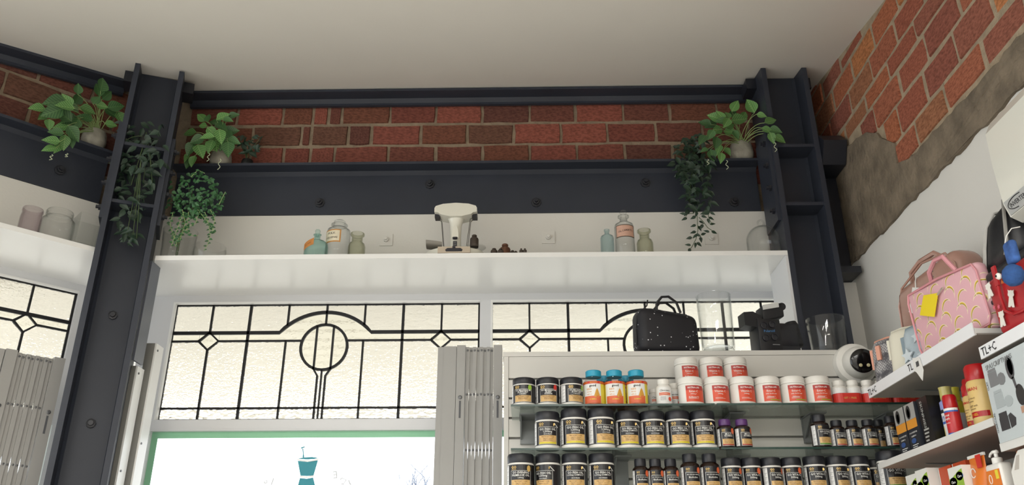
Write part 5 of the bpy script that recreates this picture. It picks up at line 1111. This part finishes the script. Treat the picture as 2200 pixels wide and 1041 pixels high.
def pouch(label, loc, rz, w, d, h, m, tm_, zips, extra=None):
    t = thing('pouch', label, 'bag', loc, rz, 'small pouches on the upper side shelf')
    f = lambda v: (v.x, v.y * (1 - .55 * (v.z / h)), v.z)
    MB().rbox(w, d, h, min(.03, d * .45), 4, (0, 0, h / 2), f).build('pouch_body', m, t, smooth=True, angle=60)
    MB().tube([f(Vector(q)) for q in ((-w / 2, 0, h * .25), (-w / 2 + .002, 0, h * .8), (-w * .38, 0, h * .985), (0, 0, h * 1.005), (w * .38, 0, h * .985), (w / 2 - .002, 0, h * .8), (w / 2, 0, h * .25))], .007, 6).build('zip_band', tm_, t, smooth=True)
    MB().box(-w / 2 - .012, -w / 2 + .004, -.008, .008, h * .45, h * .85).build('zip_tab', tm_, t)
    return t
t = pouch('grey snakeskin clutch with a peach zip beside the security camera', Vector((1.268, 2.815, ZU + .0005)), radians(-60), .12, .08, .175, m_snk, m_peach, 1)
MB().rbox(.125, .086, .018, .006, 2, (0, 0, .0105)).build('base_trim', m_peach, t, smooth=True)
MB().prism([(-.028, .100), (-.012, .100), (-.012, .150), (-.028, .150)], -.034, -.026).build('zip_tab', m_peach, t)
pouch('cream pouch standing in front of the rose gold bag', Vector((1.270, 2.69, ZU + .0005)), radians(-58), .10, .09, .17, m_cream, m_cream, 1)
t = pouch('pale blue quilted star pouch between the cream pouch and the banana bag', Vector((1.264, 2.572, ZU + .0005)), radians(-70), .12, .06, .145, m_bluec, mat('slate_blue_trim', '#7f8f98', .5), 1)
for x, z, s in ((-.03, .05, .026), (.02, .10, .022), (.025, .04, .018)):
    MB().prism([(x + s * (1 if k % 2 == 0 else .45) * sin(k * pi / 5), z + s * (1 if k % 2 == 0 else .45) * cos(k * pi / 5)) for k in range(10)], -.0345, -.029).build('star_patch', mat('light_blue_star', '#c3ccd0', .5), t)
pouch('grey snakeskin pouch half hidden behind the rose gold bag', Vector((1.475, 2.86, ZU + .0005)), radians(-85), .10, .06, .26, m_snk, mat('dark_grey_trim', '#55555a', .5), 1)
# hanging ticket on the rail
t = thing('price_ticket', 'white paper ticket dangling from the upper ticket rail', 'ticket', (XF - .006, 2.475, 2.262), RR); MB().prism([(-.024, .030), (.020, .020), (.030, -.022), (.012, -.050), (-.014, -.018), (-.026, -.010)], -.0016, 0).build('ticket', m_tagw, t)
tm = MB(); [tm.box(-.006 + .004 * k, -.004 + .004 * k, -.0024, -.0018, -.004, .012) for k in range(5)]; tm.build('barcode', m_ink, t)
# black bag on the striped bag, red bear bag, blue plush
m_nyl = mat('black_nylon', '#1a1b1f', .45, bump=.1, bscale=30); m_piped = mat('grey_piping', '#8d8b86', .45)
def stripes():
    m = bpy.data.materials.new('black_white_pinstripe'); m.use_nodes = True; nt = m.node_tree; p = nt.nodes['Principled BSDF']; p.inputs['Roughness'].default_value = .5
    tc = nt.nodes.new('ShaderNodeTexCoord'); sp_ = nt.nodes.new('ShaderNodeSeparateXYZ'); nt.links.new(tc.outputs['Object'], sp_.inputs[0]); a = nt.nodes.new('ShaderNodeMath'); a.operation = 'PINGPONG'; a.inputs[1].default_value = .0030; nt.links.new(sp_.outputs['Z'], a.inputs[0])
    g = nt.nodes.new('ShaderNodeMath'); g.operation = 'GREATER_THAN'; g.inputs[1].default_value = .0016; nt.links.new(a.outputs[0], g.inputs[0]); mx = nt.nodes.new('ShaderNodeMix'); mx.data_type = 'RGBA'; mx.inputs['A'].default_value = (.012, .012, .014, 1); mx.inputs['B'].default_value = (.5, .5, .48, 1); nt.links.new(g.outputs[0], mx.inputs['Factor']); nt.links.new(mx.outputs['Result'], p.inputs['Base Color']); return m
t = thing('toiletry_case', 'black toiletry case with fine white stripes under the plain black bag', 'bag', Vector((1.358, 1.960, ZU2 + .0005)), RR)
MB().rbox(.34, .20, .215, .04, 4, (0, 0, .108)).build('case_body', stripes(), t, smooth=True, angle=60)
MB().rbox(.344, .204, .030, .012, 3, (0, 0, .202)).build('lid_band', m_nyl, t, smooth=True, angle=60); MB().rbox(.343, .203, .012, .004, 2, (0, 0, .135)).build('zip_band', m_nyl, t, smooth=True, angle=60); MB().rbox(.343, .203, .022, .008, 2, (0, 0, .0115)).build('base_band', m_nyl, t, smooth=True, angle=60)
zt_ = ZU2 + .0005 + .2175
t = thing('toiletry_bag', 'plain black domed bag with a grey zip on top of the striped case', 'bag', Vector((1.362, 2.115, zt_ + .0005)), RR - radians(10))
def dome(v): k = max(0, v.z) / .19; return (v.x * (1 - .30 * k * k) + .02 * k, v.y * (1 - .45 * k), v.z)
MB().rbox(.245, .17, .178, .04, 4, (0, 0, .0895), dome).build('bag_body', m_nyl, t, smooth=True, angle=60)
for dx in (-.006, .006): MB().tube([dome(Vector(q)) for q in ((-.05 + dx, -.088, .035), (-.055 + dx, -.090, .09), (-.062 + dx, -.088, .15), (-.055 + dx, -.06, .187), (-.05 + dx, 0, .192))], .0032, 6).build('zip_tape', mat('pale_grey_zip', '#b9b7b2', .45), t, smooth=True)
MB().rbox(.018, .006, .03, .002, 2, (-.046, -.089, .03)).build('zip_tag', m_blk, t)
MB().tube([dome(Vector(q)) for q in ((.110, -.085, .012), (.120, -.086, .05), (.112, -.086, .12), (.10, -.08, .178))], .005, 6).build('piping', m_piped, t, smooth=True)
m_redv = mat('red_print_vinyl', '#a81f26', .3)
t = thing('backpack_charm_bag', 'small red bag printed with white bears hanging before the striped case', 'bag', Vector((1.2265, 1.955, ZU2 + .0005)), RR)
MB().rbox(.19, .046, .165, .022, 4, (0, 0, .084), lambda v: (v.x * (1 - .25 * ((.084 - v.z) / .084) ** 2 * (v.z < .084)), v.y, v.z)).build('bag_body', m_redv, t, smooth=True, angle=60)
MB().tube([(-.022, -.029, .16), (-.024, -.0305, .10), (-.018, -.0305, .06), (.01, -.030, .042), (.05, -.030, .038), (.085, -.028, .045)], .004, 6).build('piping', m_redv, t, smooth=True)
MB().box(-.030, -.014, -.034, -.029, .128, .180).build('strap', m_redv, t)
m_bear = mat('white_bear_print', '#e2ddd4', .5)
def bear(x, z, s, tilt):
    mb = MB(); R2 = Matrix.Rotation(tilt, 2)
    def P(pts): return [(x + s * (R2 @ Vector(q)).x, z + s * (R2 @ Vector(q)).y) for q in pts]
    mb.prism(P([(-.5, .45), (-.42, .75), (-.48, .95), (-.28, .88), (0, .92), (.28, .88), (.48, .95), (.42, .75), (.5, .45), (.25, .25), (-.25, .25)]), -.0292, -.0282)
    mb.prism(P([(-.3, .25), (.3, .25), (.42, -.3), (.5, -.7), (.15, -.7), (0, -.5), (-.15, -.7), (-.5, -.7), (-.42, -.3)]), -.0292, -.0282)
    return mb.build('bear_print', m_bear, t)
bear(-.068, .130, .024, .1); bear(-.045, .045, .024, -.1); bear(.012, .078, .026, -.35)
for x, z in ((-.066, .085), (-.046, .080)): MB().prism([(x + .007 * (1 if k % 2 == 0 else .45) * sin(k * pi / 5), z + .007 * (1 if k % 2 == 0 else .45) * cos(k * pi / 5)) for k in range(10)], -.0290, -.0280).build('star_print', mat('pink_star_print', '#d4667a', .5), t)
t = thing('plush_charm', 'blue bird shaped plush charm hanging over the red bear bag', 'soft toy', Vector((1.168, 1.862, ZU2 + .085)), RR); t.scale = (.68, .68, .68)
m_plb = mat('blue_plush', '#2b4f86', .9, var=.15, vscale=80, bump=.3, bscale=200)
MB().lathe([(.001, 0), (.020, .006), (.032, .022), (.035, .042), (.030, .062), (.016, .076), (.001, .08)], 24, sx=1.15).build('body', m_plb, t, smooth=True)
MB().lathe([(.001, 0), (.011, .004), (.0125, .010), (.008, .016), (.001, .018)], 16).xf(Matrix.Translation((-.026, -.028, .048)) @ Matrix.Rotation(radians(100), 4, 'X')).build('eye_patch', m_bear, t, smooth=True)
MB().lathe([(.005, 0), (.0045, .002), (.001, .003)], 12).xf(Matrix.Translation((-.026, -.0445, .047)) @ Matrix.Rotation(pi / 2, 4, 'X')).build('eye', m_ink, t)
MB().lathe([(.010, 0), (.007, .012), (.001, .024)], 12).xf(Matrix.Translation((-.036, -.012, .036)) @ Matrix.Rotation(radians(-100), 4, 'Y')).build('beak', mat('orange_felt', '#c8642f', .8), t, smooth=True)
MB().rbox(.055, .03, .085, .013, 3, (.012, .008, .122)).build('hood', mat('red_blue_fleece', '#34558f', .9, var=.5, vscale=28), t, smooth=True)
MB().tube([(0, 0, .16), (.004, .01, .19), (.012, .03, .215), (.015, .06, .22)], .002, 5).build('cord', m_tagw, t)
# ---- wall air conditioner
m_ac = mat('white_ac_plastic', '#d6d5cb', .12, coat=.6); m_acg = mat('grey_ac_trim', '#a3a4a2', .35)
a0 = thing('air_conditioner', 'glossy white wall air conditioner at the upper right edge', 'air conditioner', (0, 0, 0))
prof = [(XW - .002, 2.56), (1.40, 2.505), (1.305, 2.512), (1.278, 2.528), (1.268, 2.565), (1.266, 2.68), (1.27, 2.78), (1.29, 2.815), (1.33, 2.835), (XW - .002, 2.84)]
def acx(mb, y0, y1, pr): n = len(pr); return mb.add([(x, y0, z) for x, z in pr] + [(x, y1, z) for x, z in pr], [tuple(range(n)), tuple(range(2 * n - 1, n - 1, -1))] + [(i, i + n, (i + 1) % n + n, (i + 1) % n) for i in range(n)])
acx(MB(), 1.20, 1.985, prof).build('casing', m_ac, a0, smooth=True, angle=25)
acx(MB(), 1.9855, 2.000, [(1.538 - (1.538 - x) * .96 - .001, 2.675 + (z - 2.675) * .95) for x, z in prof]).build('end_cap', m_ac, a0, smooth=True, angle=25)
MB().prism([(1.306, 2.5105), (1.39, 2.5045), (1.39, 2.5015), (1.305, 2.5075)], 1.25, 1.975, 'y').build('louvre', m_acg, a0)
gp = MB().prism([(1.2668, 2.567), (1.2768, 2.530), (1.2748, 2.5295), (1.2648, 2.567)], 1.25, 1.978, 'y').build('trim_panel', m_acg, a0)
tm = MB(); put_text(tm, 'INVERTER', .07, .013, lambda x, z: (1.2642 + (.018 - z) * .27, 1.925 - x, 2.549 + z), .01)
tm.ribbon([(.044 * cos(q), .014 * sin(q)) for q in [pi * (.35 + 1.1 * k / 14) for k in range(15)]], .002, .0003); L_ = len(tm.v)
nr = 15 * 4; tm.v[-nr:] = [(1.2640 + y + (.018 - z) * .27, 1.925 - x, 2.549 + z) for x, y, z in tm.v[-nr:]]
tm.build('lettering', m_ink, gp)
# ---- cans, boxes and tubes on the middle side shelf
def can(label, px, X, z, r, h, body, cap, bands, texts, capf=.26, name='spray_can', rz=RR, shoulder=.9, y=None, cat='can'):
    p = at_x(px, 950, X) if y is None else Vector((X, y, 0)); t = thing(name, label, cat, (X, p.y, z + .0003), rz, 'spray cans on the side shelf')
    hb = h * (1 - capf); MB().lathe([(r * .94, 0.0), (r, .003), (r, hb * .95), (r * shoulder, hb)], 28).build('can_body', body, t, smooth=True)
    MB().lathe([(r * .93 * shoulder / .9, hb), (r * .95 * shoulder / .9, hb + .003), (r * .93 * shoulder / .9, h - .008), (r * .80, h - .001), (r * .5, h)], 28).build('cap', cap, t, smooth=True)
    for m, f0, f1, a0_, a1_ in bands: MB().patch(a0_, a1_, hb * f0, hb * f1, r + .0005, 14).build('print_band', m, t)
    for tx, f, w, hh, m in texts: tm = MB(); put_text(tm, tx, w, hh, on_cyl(r + .001, 0, hb * f), .01); tm.build('lettering', m, t)
    return t
m_tan = mat('tan_can_print', '#d0b272', .35); m_redc = mat('red_plastic_cap', '#a81519', .3); m_rink = mat('red_ink', '#b5281f', .5); m_brink = mat('brown_small_ink', '#6a5535', .5); m_redl = mat('red_can_print', '#b5242a', .35); m_bluel = mat('blue_can_print', '#2f57a5', .4)
bt = [('BUSHMAN', .80, .058, .034, m_rink), ('Ultra, Insect', .60, .04, .006, m_brink), ('Repellent', .53, .034, .006, m_brink), ('80% DEET with', .43, .045, .005, m_brink), ('Sunscreen', .37, .036, .005, m_brink), ('DRY GEL', .24, .036, .009, mat('yellow_ink', '#d8a82e', .5))]
bb = [(m_redc, .18, .30, -1.4, 1.4)]
can('large tan insect repellent can with a tall red cap', 2100, 1.248, ZM, .0335, .168, m_tan, m_redc, bb, bt, .27, y=2.262)
can('small tan insect repellent can left of the large one', 2072, 1.270, ZM, .0265, .135, m_tan, m_redc, bb, [(a, b, c * .75, d * .75, e) for a, b, c, d, e in bt], .25, y=2.352)
can('tan insect repellent can right of the large one', 2118, 1.315, ZM, .026, .175, m_tan, m_redc, bb, [(a, b, c * .75, d * .75, e) for a, b, c, d, e in bt], .2, y=2.215)
tb = [(m_lw, .90, .985, -2, 2), (m_bluel, .84, .90, -2, 2), (m_bluel, .02, .10, -2, 2)]; tt = [('Tropical', .72, .036, .014, m_winkk), ('Strength', .60, .036, .014, m_winkk), ('Insect Repellent', .45, .036, .005, m_winkk)]
can('short red repellent can with a red cap at the shelf front', 2046, 1.232, ZM, .0205, .118, m_redl, m_redc, tb, [(a, b, c * .8, d * .8, e) for a, b, c, d, e in tt], .33, y=2.408)
can('taller red repellent can behind the short red one', 2062, 1.300, ZM, .0225, .165, m_redl, m_redc, tb, tt, .30, y=2.405)
can('deep red capped can at the back between the red and tan cans', 2070, 1.365, ZM, .0225, .165, m_redl, m_redc, tb, tt, .30, y=2.43)
m_lil = mat('lilac_can', '#8f97c9', .35); m_yc = mat('yellow_can', '#d9cc30', .35)
wb_ = [(m_lw, .12, .70, -2, 2), (m_ink, .68, .76, -1.0, 1.0), (m_bluel, .42, .48, -.8, .8), (m_yel, .03, .36, -1.9, -.1)]
can('lilac topped white sunscreen can with a clear yellowish cap', 2030, 1.275, ZM, .0235, .165, m_lil, mat('smoky_yellow_cap', '#b9b06a', .2), wb_, [('SPORT', .58, .03, .01, m_bluel), ('SPF 50', .52, .03, .008, m_bluel)], .24, shoulder=.72, y=2.505)
can('yellow sunscreen can at the back next to the black carton', 2022, 1.325, ZM, .0235, .175, m_yc, mat('yellow_cap', '#d6cc3a', .35), wb_[:3], [('SUN', .58, .03, .01, m_bluel)], .24, shoulder=.72, y=2.555)
def carton(label, loc, rz, w, d, h, m, parts, name='carton', group='cartons on the side shelves', lean=0.0):
    t = thing(name, label, 'box', loc, rz, group); sh_ = lambda v: (v[0] + lean * v[2], v[1], v[2])
    b = MB().box(-w / 2, w / 2, -d / 2, d / 2, 0, h); b.v = [sh_(v) for v in b.v]; b.build('box', m, t)
    for nm, mm, geo in parts:
        mb = MB()
        for g in geo:
            if g[0] == 'r': mb.box(g[1], g[2], -d / 2 - .0008, -d / 2 - .0002, g[3], g[4])
            elif g[0] == 'p': mb.prism(g[1], -d / 2 - .0010, -d / 2 - .0003)
            elif g[0] == 't': put_text(mb, g[1], g[4], g[5], (lambda x0, z0, rot: (lambda x, z: (x0 + x * cos(rot) - z * sin(rot), -d / 2 - .0012, z0 + x * sin(rot) + z * cos(rot))))(g[2], g[3], g[6] if len(g) > 6 else 0), .01)
            elif g[0] == 's': mb.box(-w / 2 - .0008, -w / 2 - .0002, -d / 2 + .002, d / 2 - .002, g[1], g[2])
            elif g[0] == 'st': put_text(mb, g[1], g[3], g[4], lambda x, z: (-w / 2 - .0012, -x, g[2] + z), .01)
        mb.v = [sh_(v) for v in mb.v]; mb.build(nm, mm, t)
    return t
def ell(x, z, a, b, n=16): return [(x + a * cos(2 * pi * k / n), z + b * sin(2 * pi * k / n)) for k in range(n)]
m_box = mat('dark_navy_carton', '#23272f', .4); m_grey = mat('grey_photo_print', '#9c9b98', .4); m_ob = mat('orange_carton_band', '#d59034', .4); m_hair = mat('dark_hair_print', '#2b2a2a', .5); m_skin = mat('grey_portrait_print', '#c4c1bc', .5)
for i, (y, X) in enumerate(((2.735, 1.262), (2.655, 1.262))):
    carton(('dark carton with an orange band at the far end of the side shelf', 'dark carton with an orange band next to the black lettered carton')[i], (X, y, ZM + .0003), RR, .072, .075, .148, m_box,
           [('photo_panel', m_grey, [('r', -.036, .036, .098, .1478), ('s', .098, .1478)]), ('orange_band', m_ob, [('r', -.036, .036, .070, .0975), ('s', .070, .0975)]), ('portrait_hair', m_hair, [('p', ell(-.010, .122, .016, .022))]), ('portrait_face', m_skin, [('p', [(x, z) for x, z in ell(-.010, .119, .009, .014)])]),
            ('lettering', m_winkk, [('t', 'COLOUR RESTORE', 0, .057, .055, .006), ('t', 'SHAMPOO', 0, .046, .04, .005), ('r', -.02, .02, .018, .020), ('r', -.02, .012, .012, .014)]), ('blue_print', mat('deep_blue_print', '#2f4f86', .4), [('p', ell(-.006, .032, .016, .008))])])
carton('tall black carton lettered sideways in silver beside the sunscreen', (1.262, 2.570, ZM + .0003), RR, .068, .06, .150, m_lblk,
       [('lettering', mat('silver_ink', '#c9cac6', .35, metal=.4), [('t', 'SKINNIES', -.008, .098, .085, .026, -pi / 2)] + [('r', -.024, .008 - .004 * k, .050 - .011 * k, .055 - .011 * k) for k in range(4)]), ('side_panel', m_grey, [('s', .01, .146)])], lean=-.06)
# charcoal mask box (on the nearer shelf)
m_sil = mat('pale_silver_carton', '#bcc4c6', .3); m_char = mat('charcoal_print', '#3a3a3d', .35); m_gp = mat('mid_grey_print', '#77797b', .4)
carton('large silver charcoal face mask box at the right edge', (1.228, 2.030, ZM2 + .0003), RR, .218, .06, .205, m_sil,
       [('lettering', m_gp, [('t', 'SPASCRIPTIONS', -.030, .190, .125, .013)]), ('side_lettering', m_char, [('st', 'CHARCOAL', .05, .05, .010), ('t', 'CHARCOAL', -.102, .050, .075, .007, pi / 2), ('t', 'CLAY', -.102, .145, .035, .007, pi / 2)]),
        ('jar_print', m_gp, [('r', -.090, -.050, .138, .175), ('r', -.088, -.052, .176, .182), ('p', ell(-.034, .148, .018, .016, 9))]),
        ('pale_jar_print', mat('pale_grey_print', '#a4acae', .4), [('r', -.085, -.045, .082, .118), ('r', -.083, -.047, .119, .126), ('p', ell(-.026, .090, .020, .014, 9))]),
        ('dark_jar_print', m_char, [('r', -.085, -.045, .026, .058), ('r', -.083, -.047, .058, .070)]), ('dark_stone_print', m_char, [('p', [(-.04, .026), (-.018, .030), (-.012, .046), (-.03, .062), (-.042, .058)])]), ('brush_handle_print', m_char, [('r', .03, .09, .010, .014)]),
        ('brush_print', mat('dark_bristle_print', '#4a4a4d', .4), [('p', ell(.012, .165, .017, .030)), ('p', [(.010, .14), (.02, .14), (.024, .112), (.016, .112)]), ('p', [(.034, .055), (.040, .055), (.052, .018), (.046, .016)])]), ('silver_oval', mat('silver_oval_print', '#9fb0b8', .3), [('p', ell(.015, .167, .011, .022))]),
        ('masked_face_print', m_hair, [('p', ell(.030, .093, .018, .026))]), ('skin_print', mat('tan_skin_print', '#b08a74', .5), [('p', [(.018, .066), (.042, .066), (.052, .056), (.018, .050)]), ])])
carton('pale box with blue lettering panel partly out of frame', (1.300, 1.90, ZM2 + .0003), RR, .20, .06, .235, mat('dark_window_carton', '#4b5158', .3),
       [('header_panel', m_card, [('r', -.10, .10, .170, .2345)]), ('blue_splash', mat('sky_blue_print', '#4f8fc9', .4), [('p', ell(-.082, .200, .018, .03, 11)), ('p', ell(-.088, .175, .011, .02, 9))]), ('lettering', m_ink, [('t', 'HAPPY', -.035, .215, .055, .014), ('t', 'NATURAL', -.03, .198, .062, .010), ('t', 'COLLAGEN', -.03, .180, .055, .008)])])
# ---- lower side shelf
m_ocar = mat('burnt_orange_carton', '#b8431c', .4); m_or2 = mat('orange_tube', '#d9762a', .35); m_wc = mat('white_carton', '#dcdcd6', .4)
def wave_box(label, y, X, h, z=ZL):
    carton(label, (X, y, z + .0003), RR, .080, .05, h, m_wc, [('green_wave', m_grn, [('p', [(-.04, h * .70), (-.02, h * .72), (.0, h * .79), (.02, h * .86), (.04, h * .90), (.04, h * .2), (-.04, h * .2)])]), ('blue_oval', mat('royal_blue_print', '#2f62a8', .35), [('p', ell(-.018, h * .60, .022, h * .13)), ('p', ell(.022, h * .72, .020, h * .12))]), ('lettering', m_winkk, [('t', 'Claro', -.018, h * .60, .03, .008), ('t', 'Claro', .022, h * .72, .028, .008)])])
wave_box('white carton with green wave and blue ovals at the far end of the lower shelf', 2.722, 1.245, .122)
wave_box('white carton with green wave and blue ovals against the orange cartons', 2.638, 1.240, .126)
wave_box('low white carton with a green wave before the orange cartons', 2.405, 1.228, .100)
for i, (y, lab) in enumerate(((2.552, 'burnt orange carton beside the white wave cartons'), (2.462, 'burnt orange carton behind the low white carton'))):
    carton(lab, (1.275, y, ZL + .0003), RR, .078, .055, .122, m_ocar, [('pale_edge', m_wc, [('r', -.039, -.036, .0, .121)])])
def tube_(label, y, X, z, w, h, swirl=True, red=True, rz=RR, nx=1.0):
    t = thing('cream_tube', label, 'tube', (X, y, z + .0003), rz, 'orange cream tubes'); n = 20; vs = []; lv = 9
    for k in range(lv):
        f = k / (lv - 1); a = w / 2 * (.80 + .20 * f); b = .020 * (1 - f) + .0016
        vs += [(a * cos(2 * pi * i / n), b * sin(2 * pi * i / n), .018 + (h - .018) * f) for i in range(n)]
    MB().add(vs, [(k * n + i, k * n + (i + 1) % n, (k + 1) * n + (i + 1) % n, (k + 1) * n + i) for k in range(lv - 1) for i in range(n)] + [tuple(range(n - 1, -1, -1)), tuple(range((lv - 1) * n, lv * n))]).build('tube_body', m_or2, t, smooth=True, angle=60)
    MB().lathe([(w * .36, 0), (w * .38, .003), (w * .38, .018)], 20, sy=.62).build('cap', m_wp, t, smooth=True)
    MB().box(-w / 2 - .001, w / 2 + .001, -.003, .003, h - .004, h + .004).build('crimp', m_wc, t)
    ring = [(-.010 + .012 * cos(q), h * .62 + .012 * sin(q)) for q in [2 * pi * k / 16 for k in range(15)]]
    rb = MB().ribbon(ring, .0025, .0006); rb.build('swirl_print', m_wc, t, loc=(0, -.0125, 0))
    if red: MB().prism([(w * .16, h * .99), (w * .46, h * .99), (w * .46, h * .70), (w * .18, h * .70)], -.0115, -.0095).build('red_corner_print', m_redband, t)
    return t
tube_('large orange cream tube with a red corner next to the pump bottle', 2.330, 1.232, ZL, .085, .118)
tube_('orange cream tube standing tall behind the pump bottle', 2.235, 1.310, ZL, .075, .150, red=False)
tube_('orange cream tube at the right edge of the frame', 2.00, 1.300, ZL2, .085, .134, red=False)
t = thing('pump_bottle', 'white pump bottle with an orange label in front of the tubes', 'bottle', (1.225, 2.218, ZL + .0003), RR)
MB().rbox(.072, .036, .080, .008, 3, (0, 0, .0405)).build('bottle_body', m_wp, t, smooth=True, angle=50)
lb = MB().prism([(-.032, .004), (.032, .004), (.032, .064), (-.032, .064)], -.0192, -.0182).build('label', m_or2, t); MB().box(.012, .026, -.0198, -.0193, .040, .062).build('yellow_patch', m_yel, lb)
MB().ribbon([(-.015 + .007 * cos(q), .042 + .011 * sin(q)) for q in [2 * pi * k / 14 for k in range(15)]], .002, .0005).build('swirl_print', m_wc, lb, loc=(0, -.0197, 0))
MB().lathe([(.013, .078), (.013, .094), (.009, .096), (.005, .097), (.005, .106), (.008, .107), (.008, .113), (.004, .114)], 18).build('pump_collar', m_wp, t, smooth=True)
MB().tube([(.006, 0, .111), (-.012, 0, .112), (-.026, 0, .108), (-.032, 0, .102)], .0042, 8, .7).build('nozzle', m_wp, t, smooth=True)
t = thing('jug_bottle', 'big white handled jug at the bottom right corner', 'bottle', (1.245, 2.085, ZL2 + .0003), RR)
MB().prism([(-.055, .0), (.09, .0), (.09, .085), (.03, .135), (-.005, .135), (-.022, .124), (-.055, .090)], -.035, .035).build('jug_body', m_wp, t)
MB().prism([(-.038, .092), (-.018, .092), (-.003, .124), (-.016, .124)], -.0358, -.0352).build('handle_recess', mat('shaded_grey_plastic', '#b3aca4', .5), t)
carton('deep orange carton behind the jug at the right edge', (1.345, 2.06, ZL2 + .0003), RR, .12, .05, .135, m_ocar, [('swirl_print', m_wc, [('r', -.03, .03, .11, .114)])])
